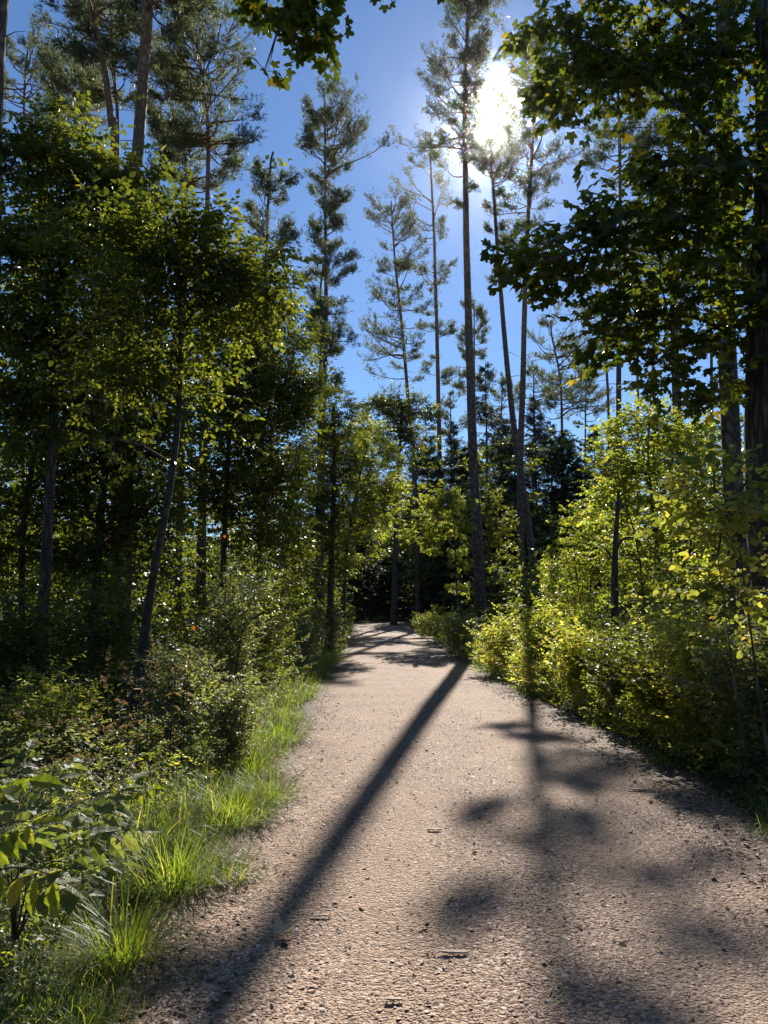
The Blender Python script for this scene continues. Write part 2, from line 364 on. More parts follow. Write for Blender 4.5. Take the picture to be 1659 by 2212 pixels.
# loose pebbles on the path: nearest metres only, thinning with distance
def pebble_template(rng):
    a = np.arange(6)*2*np.pi/6 + rng.uniform(0, 1); r1 = rng.uniform(.8, 1.15, 6)
    low = np.stack([np.cos(a)*r1, np.sin(a)*r1, np.full(6, -.12)], 1)
    V = np.concatenate([low, [(rng.uniform(-.2, .2), rng.uniform(-.2, .2), .8)]])
    return V, np.array([(i, (i+1) % 6, 6) for i in range(6)])
mb = MB()
n = 118000
yy = 2.4 + 12.0*rg.beta(1.0, 2.6, n)
xx = edge_l(yy) - .2 + (edge_r(yy) - edge_l(yy) + .55)*rg.uniform(0, 1, n)
u_ = (xx - edge_l(yy))/(edge_r(yy) - edge_l(yy))
keep = (np.abs(xx/np.maximum(yy, .1)) < .58) & (rg.uniform(0, 1, n) < np.where((u_ < .03) | (u_ > .97), .45, 1.0)*(1 - .6*np.exp(-((u_-.30)/.09)**2) - .6*np.exp(-((u_-.70)/.09)**2))*(.55 + .45*np.sin(xx*2.1 + 1.3*np.sin(yy*1.1))*np.sin(yy*1.7 + xx)))
xx, yy = xx[keep], yy[keep]; n = len(xx)
szz = .0053*rg.lognormal(0, .45, n).clip(.5, 2.6)
az = rg.uniform(0, 6.28, n)
tilt = nrm(np.stack([rg.normal(0, .25, n), rg.normal(0, .25, n), np.ones(n)], 1))
Rm = frames(np.stack([np.cos(az), np.sin(az), np.zeros(n)], 1), tilt)
Pp = np.stack([xx, yy, path_z(xx, yy) + szz*.1], 1)
Ss = np.stack([szz*rg.uniform(.9, 1.7, n), szz*rg.uniform(.8, 1.2, n), szz*rg.uniform(.35, .8, n)], 1)
k = rg.integers(0, 6, n)
for q in range(6):
    s_ = k == q
    scatter(mb, pebble_template(rg), Pp[s_], Rm[s_], Ss[s_], 0, True)
tag(mb.build('gravel', pebble_material()), 'loose pinkish grey pebbles strewn over the path', 'gravel', kind='stuff')

# ------------------------------------------------------------------ leaf shapes (unit length along y, normal z)
def fan(outline, ctr, zf):
    V = np.array([(ctr[0], ctr[1], 0)] + [(x, y, zf(x, y)) for x, y in outline], float)
    n = len(outline)
    T = np.array([(0, 1 + i, 1 + (i + 1) % n) for i in range(n)])
    return V, T
def ovate(w, fold=.12, droop=.1):
    V = np.array([(0, 0, 0), (-w, .32, fold*.8), (-w*.78, .68, fold*.3 - droop*.4), (0, 1, -droop), (w*.78, .68, fold*.3 - droop*.4), (w, .32, fold*.8)], float)
    return V, np.array([(0, 2, 1), (0, 3, 2), (0, 5, 4), (0, 4, 3)])
def mirror(half): return half + [(-x, y) for x, y in reversed(half) if abs(x) > 1e-6]
MAPLE = mirror([(0, .03), (.42, -.06), (.36, .13), (.60, .28), (.64, .54), (.38, .50), (.22, .52), (.26, .76), (0, 1.0)])
OAK = mirror([(0, 0), (.06, .12), (.16, .18), (.13, .28), (.27, .36), (.20, .46), (.34, .58), (.24, .66), (.28, .82), (.14, .86), (0, 1)])
LEAF = {
    'kite': (np.array([(0, 0, 0), (-.29, .45, .1), (0, 1, -.1), (.29, .45, .1)], float), np.array([(0, 2, 1), (0, 3, 2)])),
    'kitew': (np.array([(0, 0, 0), (-.40, .48, .09), (0, 1, -.12), (.40, .48, .09)], float), np.array([(0, 2, 1), (0, 3, 2)])),
    'ovate': ovate(.27), 'wide': ovate(.40, .1, .14), 'lance': ovate(.17, .06, .16), 'ashleaf': ovate(.22, .08, .16),
    'maple': fan(MAPLE, (0, .3), lambda x, y: -.22*abs(x)**1.3 - .18*max(0, y - .5)),
    'oak': fan(OAK, (0, .45), lambda x, y: .10*abs(x) - .12*max(0, y - .5)),
}
STICK_V = np.array([(-.5, 0, -.3), (.5, 0, -.3), (0, 0, .5), (0, 1, 0)], float); STICK_T = np.array([(0, 1, 3), (1, 2, 3), (2, 0, 3)])
STICK = (STICK_V, STICK_T)

def spray_layout(kind):
    """local leaf frames of one leafy twig; unit = one leaf length. rows: pos(3), dir(3), normal(3), scale"""
    L = []
    if kind == 'alt':
        for i in range(9):
            s = 1 if i % 2 else -1
            L.append(((0.03*s, .5 + .42*i, 0), (s*.85, .62, -.22), (s*.15, 0, 1), .72 + .28*math.sin(math.pi*(i+1)/10)))
        L.append(((0, 4.25, 0), (0, 1, -.15), (0, 0, 1), .9)); ln = 4.3
    elif kind == 'opp':
        for i in range(4):
            for s in (-1, 1):
                L.append(((0, .6 + .72*i, 0), (s*.9, .45 + .1*i, -.2), (s*.2, 0, 1), 1 - .08*i))
        L.append(((0, 3.1, 0), (0, 1, .05), (0, 0, 1), .7)); ln = 3.1
    elif kind == 'pinnate':
        for i in range(4):
            for s in (-1, 1):
                L.append(((0, .9 + .62*i, -.05*i), (s*.95, .42, -.3), (s*.25, 0, 1), .95 - .05*abs(i-1)))
        L.append(((0, 3.2, -.15), (0, 1, -.3), (0, 0, 1), 1.0)); ln = 3.2
    elif kind == 'maple':
        for i in range(3):
            for s in (-1, 1):
                L.append(((s*.45, .5 + .55*i, -.12), (s*.75, .5 + .15*i, -.45), (s*.25, .2, 1), 1 - .1*i))
        L.append(((0, 1.9, -.1), (0, .9, -.4), (0, .2, 1), .8)); ln = 1.9
    elif kind == 'rosette':
        for i in range(6):
            a = i*2.4; L.append(((.05*math.cos(a), 1.2 + .12*i, .05*math.sin(a)), (math.cos(a)*.9, .55, math.sin(a)*.6 - .1), (0, .2, 1), .8 + .2*(i % 2)))
        for i in range(3):
            s = 1 if i % 2 else -1; L.append(((0, .4 + .3*i, 0), (s*.9, .5, -.2), (0, 0, 1), .8))
        ln = 1.9
    A = np.array([list(a) + list(b) + list(c) + [d] for a, b, c, d in L], float)
    return A, ln

def sprays(mb, rng, P, D, Nn, size, leaf, layout, leafmat_i=0, wood_i=1, jit=.28, keep=None, wood=True):
    """puts leafy twigs at P with axis D; returns the leaves picked by keep(pos)->mask as (pos, R, scale)"""
    n = len(P)
    if n == 0: return None
    R = frames(D, Nn); A, ln = spray_layout(layout)
    size = np.broadcast_to(size, (n,))
    pos = np.einsum('nij,kj->nki', R, A[:, :3])*size[:, None, None] + P[:, None]
    dr = np.einsum('nij,kj->nki', R, A[:, 3:6]) + rng.normal(0, jit, (n, len(A), 3))
    nn = np.einsum('nij,kj->nki', R, A[:, 6:9]) + rng.normal(0, jit, (n, len(A), 3))
    sc = size[:, None]*A[None, :, 9]*rng.uniform(.7, 1.15, (n, len(A)))
    pos = pos.reshape(-1, 3); LR = frames(dr.reshape(-1, 3), nn.reshape(-1, 3)); sc = sc.ravel()
    live = rng.uniform(0, 1, len(sc)) > .08
    pos, LR, sc = pos[live], LR[live], sc[live]
    S3 = np.stack([sc*rng.uniform(.8, 1.2, len(sc)), sc, sc*rng.uniform(.3, 1.8, len(sc))], 1)
    picked = None
    if keep is not None:
        km = keep(pos); picked = (pos[km], LR[km], S3[km]); pos, LR, S3 = pos[~km], LR[~km], S3[~km]
    scatter(mb, LEAF[leaf], pos, LR, S3, leafmat_i, False)
    if wood:
        w = size*.035; scatter(mb, STICK, P, R, np.stack([w, size*ln, w], 1), wood_i)
    return picked

_leaf_mesh = {}
def leaf_objects(parent, picked, leaf, mat, origin, name='leaf'):
    key = (leaf, mat.name)
    if key not in _leaf_mesh:
        m_ = MB(); m_.add(*LEAF[leaf]); _leaf_mesh[key] = m_.mesh('leaf', [mat])
    me = _leaf_mesh[key]
    for p, R, s in zip(*picked):
        o = bpy.data.objects.new(name, me); C.objects.link(o); o.parent = parent
        m4 = np.eye(4); m4[:3, :3] = R*s[None, :]; m4[:3, 3] = p - origin
        o.matrix_local = Matrix(m4.tolist())

def nearest_mask(k, box=(0, 0, 1659, 2212)):
    """picks the k leaves nearest the camera inside an image box"""
    def f(pos):
        q = to_px(pos); inb = (q[:, 0] > box[0]) & (q[:, 0] < box[2]) & (q[:, 1] > box[1]) & (q[:, 1] < box[3]) & (pos[:, 1] > .3)
        d = np.where(inb, np.linalg.norm(pos - np.array([0, 0, CAM_H]), axis=1), 1e9)
        m = np.zeros(len(pos), bool); i = np.argsort(d)[:k]; m[i[d[i] < 1e8]] = True; return m
    return f

def blob_foliage(mb_leaf, mb_wood, rng, blobs, size, leaf, layout, attach, keep=None, droop=.12, jit=.28, limb_r=.03, spread=.42, per=7):
    """blobs: (centre(3), radii(3), n_sprays). attach: trunk points limbs grow from"""
    allP, allD = [], []
    for c, r, n in blobs:
        c = np.asarray(c, float); r = np.asarray(r, float)
        m = max(3, int(n/per))
        d = nrm(rng.normal(0, 1, (m, 3))); cc = c + d*r*(rng.uniform(.15, 1, (m, 1))**.45)
        k = rng.integers(0, m, n)
        sp = spread*np.mean(r)/max(1.0, m**.33)*1.3
        P = cc[k] + rng.normal(0, 1, (n, 3))*np.array([sp, sp, sp*.55])
        out = nrm(P - c - np.array([0, 0, -r[2]*.4]))
        D = out*.9 + rng.normal(0, .55, (n, 3)); D[:, 2] = D[:, 2]*.45 - droop
        allP.append(P); allD.append(D)
        if mb_wood is not None and attach is not None:
            at_ = np.asarray(attach)
            i = np.argmin(np.linalg.norm((at_ - c)*np.array([1, 1, 1.0]) + np.array([0, 0, np.mean(r)*.8]), axis=1))
            mid = (at_[i] + c)/2 + np.array([0, 0, .12*np.linalg.norm(c - at_[i])]) + rng.normal(0, .05, 3)
            cv = curve([at_[i], mid, c], 7)
            tubes(mb_wood, cv, np.linspace(limb_r, limb_r*.45, 7), 5)
            ends = cc; s0 = np.broadcast_to(c, ends.shape); j = rng.integers(3, 7, m); s0 = cv[j]
            mm = (s0 + ends)/2 + rng.normal(0, .06, ends.shape)*np.mean(r)
            tubes(mb_wood, np.stack([s0, mm, ends], 1), np.tile([limb_r*.4, limb_r*.28, limb_r*.1], (m, 1)), 4)
    P = np.concatenate(allP); D = np.concatenate(allD)
    Nn = np.tile([0, 0, 1.0], (len(P), 1)) + rng.normal(0, .35, (len(P), 3))
    g = ground_z(P[:, 0], P[:, 1]); ok = P[:, 2] > g + .05
    return sprays(mb_leaf, rng, P[ok], D[ok], Nn[ok], size*rng.uniform(.75, 1.2, ok.sum()), leaf, layout, 0, 1, jit, keep)

def pxblobs(rows, Z):
    """rows: (px, py, rx_px, ry_px, n[, Z]) -> metric ellipsoids"""
    out = []
    for r in rows:
        z = r[5] if len(r) > 5 else Z
        c = at(r[0], r[1], z); k = mpp(z)
        out.append((c, (r[2]*k, max(r[2], r[3])*k*.9, r[3]*k), int(r[4])))
    return out

def trunk_line(rows, Z, n=24):
    pts = []
    for px, py in rows:
        pts.append(ground_at(px, Z) - np.array([0, 0, .08]) if py == 'g' else at(px, py, Z))
    return curve(pts, n)

def trunk_radii(cv, r0, r1, flare=.35, fh=.8):
    h = cv[:, 2] - cv[0, 2]; t = h/max(h[-1], .01)
    return r0 + (r1 - r0)*t + r0*flare*np.exp(-h/fh)

def rough_trunk(mb, cv, rad, sides, rng, amp=.05, mat=0):
    """one trunk tube whose rings are uneven"""
    b = MB(); tubes(b, cv, rad, sides)
    V = b.v[0].reshape(len(cv), sides, 3); c = cv[:, None]
    ph = rng.uniform(0, 6.28, 4); a = np.arange(sides)*2*np.pi/sides
    h = cv[:, 2][:, None]
    f = 1 + amp*(np.sin(3*a[None]+ph[0]+h*.7) + .7*np.sin(5*a[None]+ph[1]-h*1.1) + rng.normal(0, .5, (len(cv), sides)))
    mb.add(((V - c)*f[..., None] + c).reshape(-1, 3), b.t[0], mat, True)

DENS = 3.6
def deciduous(name, label, cat, rows, Z, r0, r1, blobs, size, leaf, layout, mat, seed, bark='bark', n_leaf_obj=0, box=(0, 0, 1659, 2212),
              droop=.12, limb_r=.03, extra_trunks=(), group=None, jit=.28, spread=.42, per=7, sides=10, crown_name='crown', extra_pts=None, dens=None):
    rng = np.random.default_rng(seed); dens = DENS if dens is None else dens
    blobs = [(*b[:4], b[4]*dens, *b[5:]) for b in blobs]
    cv = trunk_line(rows, Z); base = cv[0].copy()
    e = tag(empty(name, base), label, cat, group)
    tm = MB(); rough_trunk(tm, cv, trunk_radii(cv, r0, r1), sides, rng)
    att = [cv[len(cv)//4:]]
    for er, ez, a, b in extra_trunks:
        c2 = trunk_line(er, ez, 14); rough_trunk(tm, c2, trunk_radii(c2, a, b, .2), max(5, sides-3), rng); att.append(c2[4:])
    if extra_pts is not None: att.append(extra_pts(tm, rng))
    lm = MB(); keep = nearest_mask(n_leaf_obj, box) if n_leaf_obj else None
    pk = blob_foliage(lm, tm, rng, pxblobs(blobs, Z), size, leaf, layout, np.concatenate(att), keep, droop, jit, limb_r, spread, per)
    tm.build('trunk', M[bark], e, base)
    tag(lm.build(crown_name, [M[mat], M['twig']], e, base), kind='stuff')
    if pk is not None: leaf_objects(e, pk, leaf, M[mat], base)
    return e

# ------------------------------------------------------------------ pines
def tuft_template(rng, n=4, w=.16):
    V, T = [], []
    for i in range(n):
        a = i*2.4 + rng.uniform(-.3, .3); el = rng.uniform(.25, 1.25)
        d = np.array([math.cos(a)*math.sin(el), math.cos(el), math.sin(a)*math.sin(el)])
        s = nrm(np.cross(d, rng.normal(0, 1, 3)))
        b = np.array([0, rng.uniform(-.25, .25), 0]); l = rng.uniform(.75, 1.1)
        k = len(V); V += [b - s*w*.5, b + s*w*.5, b + d*l]; T.append((k, k+1, k+2))
    return np.array(V), np.array(T)
_tr = np.random.default_rng(77)
TUFTS = [tuft_template(_tr) for _ in range(4)]

def pine_crown(mb_w, mb_n, rng, cv, prof, n_br, tuft=.19, sub=6, per=8, tw=1.0):
    """cv trunk line; prof rows (z, left radius, right radius)"""
    prof = np.array(sorted(prof)); zs, rl, rr = prof.T
    zz = rng.uniform(zs[0], zs[-1], n_br*4); pr = np.interp(zz, zs, (rl + rr)/2)
    zz = zz[rng.uniform(0, pr.max(), len(zz)) < pr + .04*pr.max()][:n_br]; n = len(zz)
    nt_ = max(4, n_br//5); tiers = rng.uniform(zs[0], zs[-1], nt_); tf = rng.uniform(.7, 1.15, nt_); ti = np.argmin(np.abs(zz[:, None] - tiers[None]), 1)
    zz = zz*.7 + tiers[ti]*.3 + rng.normal(0, .12, n); zz = np.clip(zz, zs[0], zs[-1])
    p0 = np.stack([np.interp(zz, cv[:, 2], cv[:, i]) for i in range(2)] + [zz], 1)
    az = rng.uniform(0, 2*np.pi, n); ca = np.cos(az)
    a, b = np.interp(zz, zs, rl), np.interp(zz, zs, rr)
    L = ((a + b)/2 + (b - a)/2*ca)*np.where(rng.uniform(0, 1, n) < .35, rng.uniform(1.0, 1.4, n), rng.uniform(.55, 1.1, n))
    f = (zz - zs[0])/(zs[-1] - zs[0])
    el = np.radians(-8 + 50*f**1.5 + rng.normal(0, 10, n))
    L = np.maximum(L*1.1*tf[ti]/np.cos(el), .35)
    d = np.stack([ca*np.cos(el), np.sin(az)*np.cos(el), np.sin(el)], 1)
    p0[:, 2] -= np.sin(el)*L*.55
    p0[:, 0] = np.interp(p0[:, 2], cv[:, 2], cv[:, 0]); p0[:, 1] = np.interp(p0[:, 2], cv[:, 2], cv[:, 1])
    s = np.linspace(0, 1, 7)[None, :, None]
    kink = nrm(rng.normal(0, 1, (n, 3)))*.10
    up = np.array([0, 0, 1.0])
    pts = p0[:, None] + d[:, None]*L[:, None, None]*s + (up*.22)[None, None]*L[:, None, None]*s**2.2 + kink[:, None]*L[:, None, None]*np.sin(s*np.pi*1.6)
    r0 = (.012 + .014*L)*tw
    tubes(mb_w, pts, r0[:, None]*np.linspace(1, .28, 7)[None], 5)
    # side branchlets
    ss = rng.uniform(.42, 1.0, (n, sub)); seg = ss*6; i0 = np.minimum(seg.astype(int), 5); fr = (seg - i0)[..., None]
    ar = np.arange(n)[:, None]
    q0 = pts[ar, i0]*(1 - fr) + pts[ar, i0 + 1]*fr; tg = nrm(pts[ar, i0 + 1] - pts[ar, i0])
    side = nrm(np.cross(tg, up)); sg = np.where(rng.uniform(0, 1, (n, sub, 1)) < .5, -1, 1)
    dd = nrm(tg*rng.uniform(.5, 1.0, (n, sub, 1)) + side*sg*rng.uniform(.3, 1.0, (n, sub, 1)) + up*rng.uniform(-.15, .6, (n, sub, 1)))
    ls = (L[:, None]*.50*(1.3 - ss) + .20)*rng.uniform(.7, 1.3, (n, sub))
    q0 = q0.reshape(-1, 3); dd = dd.reshape(-1, 3); ls = ls.ravel()
    q1 = q0 + dd*ls[:, None]*.55 + np.array([0, 0, -.03]); q2 = q0 + dd*ls[:, None] + up*ls[:, None]*.12
    tubes(mb_w, np.stack([q0, q1, q2], 1), np.tile([.013*tw, .009*tw, .004*tw], (len(q0), 1)), 3)
    t = rng.uniform(.25, 1.08, (len(q0), per, 1))
    T = (q0[:, None]*(1 - t) + q2[:, None]*t).reshape(-1, 3) + rng.normal(0, .09, (len(q0)*per, 3))
    D = np.repeat(dd, per, 0)*.6 + up*.5 + rng.normal(0, .45, T.shape)
    tip = pts[:, -1]; T = np.concatenate([T, tip]); D = np.concatenate([D, pts[:, -1] - pts[:, -2]])
    S = tuft*rng.uniform(.7, 1.25, len(T)); R = frames(D, rng.normal(0, 1, T.shape)); k = rng.integers(0, 4, len(T))
    for q in range(4): scatter(mb_n, TUFTS[q], T[k == q], R[k == q], S[k == q], 0)

def stubs(mb, rng, cv, z0, z1, n, r, lmax=1.2, dead=True):
    """bare dead branch stubs on the trunk"""
    z = rng.uniform(z0, z1, n); p = np.stack([np.interp(z, cv[:, 2], cv[:, i]) for i in range(3)], 1)
    az = rng.uniform(0, 6.28, n); l = rng.uniform(.15, 1, n)**2*lmax + .12
    d = np.stack([np.cos(az), np.sin(az), rng.uniform(-.25, .35, n)], 1)
    s = np.linspace(0, 1, 4)[None, :, None]
    pts = p[:, None] + d[:, None]*l[:, None, None]*s + np.array([0, 0, -.18])*l[:, None, None]*s**2 + rng.normal(0, .03, (n, 4, 3))*s
    tubes(mb, pts, np.tile([r, r*.8, r*.5, r*.2], (n, 1)), 4)

def pine(label, Z, rows, r0, r1, prof, seed, n_br=46, tuft=.19, sub=8, per=11, n_stub=14, group='pines along the path', tw=1.0, name='pine_tree', top=None):
    rng = np.random.default_rng(seed)
    cv = trunk_line(rows, Z, 40); base = cv[0].copy()
    cv[1:-1, 1] += .25*np.sin(np.linspace(0, 3.1, len(cv)))[1:-1]*rng.normal(0, 1)
    e = tag(empty(name, base), label, 'pine tree', group)
    tm = MB(); rad = trunk_radii(cv, r0, r1, .28, 1.0); rough_trunk(tm, cv, rad, 12 if Z < 40 else 8, rng, .035)
    k = mpp(Z)
    zp = [(at(rows[-1][0], p[0], Z)[2], p[1]*k, p[2]*k) for p in prof]
    lo = min(z[0] for z in zp)
    if n_stub: stubs(tm, rng, cv, base[2] + (lo - base[2])*.35, lo + 1.5, n_stub, .018, 1.4)
    nm, wm = MB(), MB()
    pine_crown(wm, nm, rng, cv, zp, n_br, tuft, sub, per, tw)
    tm.build('trunk', M['pine_bark'], e, base)
    for v, t in zip(wm.v, wm.t):
        nm.add(v, t - t.min(), 1, True)
    tag(nm.build('crown', [M['needles'], M['pine_bark']], e, base), kind='stuff')
    return e

PINES = [
 # label, Z, trunk rows, r0, r1, crown profile (py, left, right), n_br
 ('thickest tall pine at the path edge, just left of the sun, throwing the long shadow', 34, [(1040,'g'),(1022,1000),(1011,700),(1004,400),(1004,200),(1010,40),(1012,-70)], .255, .065, [(560,3,4),(440,6,10),(405,45,20),(340,110,18),(290,140,14),(220,120,22),(120,70,80),(60,85,80),(0,70,65),(-70,20,20)], 74),
 ('curved pine whose trunk bends left up to the sun, crossing the straight pine beside it', 38, [(1168,'g'),(1143,1150),(1119,1000),(1095,800),(1078,600),(1066,430),(1060,350),(1062,308)], .21, .06, [(620,3,3),(425,6,8),(390,60,80),(350,50,50),(318,22,26),(304,8,8)], 30),
 ('straight dark pine just right of the sun, crossed at its foot by the curved pine', 40, [(1128,'g'),(1124,1050),(1131,800),(1138,550),(1147,380),(1155,250),(1160,90)], .21, .07, [(680,3,3),(580,8,8),(550,50,42),(470,70,55),(400,55,55),(350,50,95),(250,60,105),(150,55,70),(85,20,20)], 74),
 ('slim straight pine just left of the thickest pine, crown cut by its branches', 62, [(955,'g'),(950,1000),(945,750),(938,500),(932,380),(930,285)], .25, .08, [(840,30,40),(760,20,40),(650,40,50),(560,50,32),(450,70,28),(380,60,22),(310,25,15),(280,8,6)], 50),
 ('slightly leaning pine with tiered crown left of the slim straight pine', 57, [(905,'g'),(894,1000),(881,850),(868,700),(853,560),(845,435)], .22, .06, [(830,85,35),(730,85,40),(650,50,60),(580,85,65),(500,60,65),(450,42,46),(425,12,12)], 74),
 ('tall free-standing pine left of the open sky gap, crown bulging to the right', 38, [(692,'g'),(698,900),(704,700),(703,450),(702,300),(700,195)], .19, .04, [(860,18,25),(760,35,55),(640,25,45),(540,40,60),(460,25,45),(400,55,60),(330,55,110),(265,50,80),(220,25,30),(195,8,8)], 100),
 ('thin bent pine trunk hugging the tall free-standing pine', 40, [(684,'g'),(690,850),(694,740),(690,650),(698,570)], .13, .05, [(780,50,25),(700,30,25),(640,40,20),(565,15,15)], 18),
 ('ragged pine with a bare broken top between the left trees and the free-standing pine', 34, [(560,'g'),(570,700),(577,480),(583,360),(590,328)], .15, .05, [(600,50,55),(500,50,55),(430,38,45),(370,40,28),(350,15,12)], 26),
 ('broad-crowned pine with forked upper trunk left of the ragged broken pine', 28, [(434,'g'),(440,600),(440,380),(440,250),(432,160),(420,55)], .19, .05, [(360,50,90),(300,90,95),(230,95,130),(150,90,130),(80,80,110),(30,50,70),(8,15,20)], 66),
 ('stout pine trunk with sunlit right rim, rising out of the frame above the left trees', 21, [(268,'g'),(283,450),(292,330),(305,150),(317,0),(324,-130)], .21, .15, [(40,60,60),(-20,150,130),(-120,170,160),(-230,80,80),(-280,20,20)], 40),
 ('crooked pine trunk bending left towards the top edge beside the stout rimmed trunk', 25, [(258,'g'),(247,350),(240,270),(225,150),(205,60),(190,-40),(185,-140)], .20, .09, [(160,30,30),(60,90,70),(0,120,110),(-80,90,90),(-140,30,30)], 44),
 ('thin upright pine between the crooked trunk and the stout rimmed trunk', 30, [(264,'g'),(256,350),(250,200),(243,80),(240,-10)], .13, .05, [(220,50,70),(130,90,80),(40,75,80),(-25,20,20)], 40),
 ('pine at the left frame edge, bark lit bright along its right side', 13, [(-34,'g'),(-4,500),(6,280),(19,60),(27,-60),(36,-220)], .17, .12, [(-60,60,120),(-160,200,180),(-300,230,220),(-420,60,60)], 34),
 ('rounded pine crown far behind the ash at the left frame side', 36, [(160,'g'),(158,400),(155,250),(150,125)], .17, .04, [(340,70,60),(240,90,90),(160,65,70),(110,12,12)], 50),
 ('pine with drooping crown at far left, seen behind the rim-lit edge trunk', 40, [(50,'g'),(55,300),(60,110)], .18, .05, [(350,80,70),(250,95,80),(150,80,80),(90,12,12)], 50),
 ('dense dark pine crown squeezed between the stout trunk and the forked pine', 32, [(385,'g'),(400,430),(382,300),(352,150)], .17, .04, [(430,60,90),(330,60,120),(240,50,95),(170,45,45),(130,10,10)], 60),
 ('distant flat-topped pine with curved limbs right of the straight dark pine', 65, [(1218,'g'),(1213,900),(1206,800),(1192,730),(1190,692)], .21, .06, [(900,50,70),(830,45,95),(770,60,75),(715,42,50),(685,12,12)], 52),
 ('distant pine showing on both sides of the thickest trunk, below the sun', 62, [(1026,'g'),(1025,900),(1024,650)], .17, .04, [(860,38,32),(780,22,28),(720,42,32),(665,20,25),(640,8,8)], 40),
 ('pine crown seen through the gap in the maple leaves right of the sun', 32, [(1345,'g'),(1335,900),(1338,500),(1335,230),(1330,120)], .15, .05, [(420,50,40),(330,60,70),(260,60,80),(180,50,60),(110,15,15)], 48),
 ('thin pine pole right of the flat-topped pine, foot hidden by the hazel', 45, [(1317,'g'),(1313,900),(1300,700),(1290,560)], .13, .05, [(760,40,40),(680,50,60),(600,45,45),(550,10,10)], 34),
 ('slender pine pole behind the top of the hazel, under the maple', 48, [(1378,'g'),(1376,850),(1372,650),(1370,450)], .14, .05, [(720,40,40),(600,60,60),(500,50,50),(440,10,10)], 34),
 ('straight pine pole left of the dark pine above the hazel', 42, [(1420,'g'),(1412,850),(1408,650),(1405,420)], .15, .05, [(700,50,50),(580,60,60),(480,50,50),(410,10,10)], 34),
 ('dark pine trunk rising right behind the hazel crown', 26, [(1475,'g'),(1463,1000),(1450,850),(1446,600),(1445,250)], .20, .08, [(560,30,30),(440,80,80),(330,80,80),(240,20,20)], 36),
 ('thick pine trunk standing in shade just left of the maple trunk', 15, [(1602,'g'),(1580,1100),(1566,900),(1558,700),(1558,300),(1560,-50)], .20, .14, [(120,60,60),(-50,150,150),(-200,150,150),(-300,30,30)], 34),
 ('thin pine pole between the shaded thick trunk and the hazel', 44, [(1540,'g'),(1537,900),(1535,700),(1535,450)], .15, .05, [(700,40,40),(600,60,60),(500,50,50),(440,10,10)], 30),
 ('distant pine crown between the straight dark pine and the flat-topped pine', 74, [(1150,'g'),(1150,950),(1152,790)], .16, .05, [(900,40,40),(850,45,45),(810,30,30),(785,8,8)], 34),
 ('distant pine left of the pointed spruce, low between the pine trunks', 76, [(1080,'g'),(1082,950),(1086,815)], .16, .05, [(920,35,35),(870,42,42),(830,28,28),(810,8,8)], 34),
 ('distant pine right of the flat-topped pine', 70, [(1262,'g'),(1262,950),(1266,775)], .16, .05, [(920,45,40),(860,50,50),(800,35,35),(770,8,8)], 36),
 ('distant pine low behind the leaning tiered pine', 78, [(975,'g'),(975,980),(972,850)], .16, .05, [(950,35,35),(900,42,42),(865,28,28),(845,8,8)], 30),
]
for i, (lab, Z, rows, r0, r1, prof, nb) in enumerate(PINES):
    pine(lab, Z, rows, r0, r1, prof, 100 + i, nb if i < 18 else int(nb*.7), tuft=.15 + .0012*Z, sub=9, per=13 if Z < 45 else 11, n_stub=16 if Z < 52 else 6)

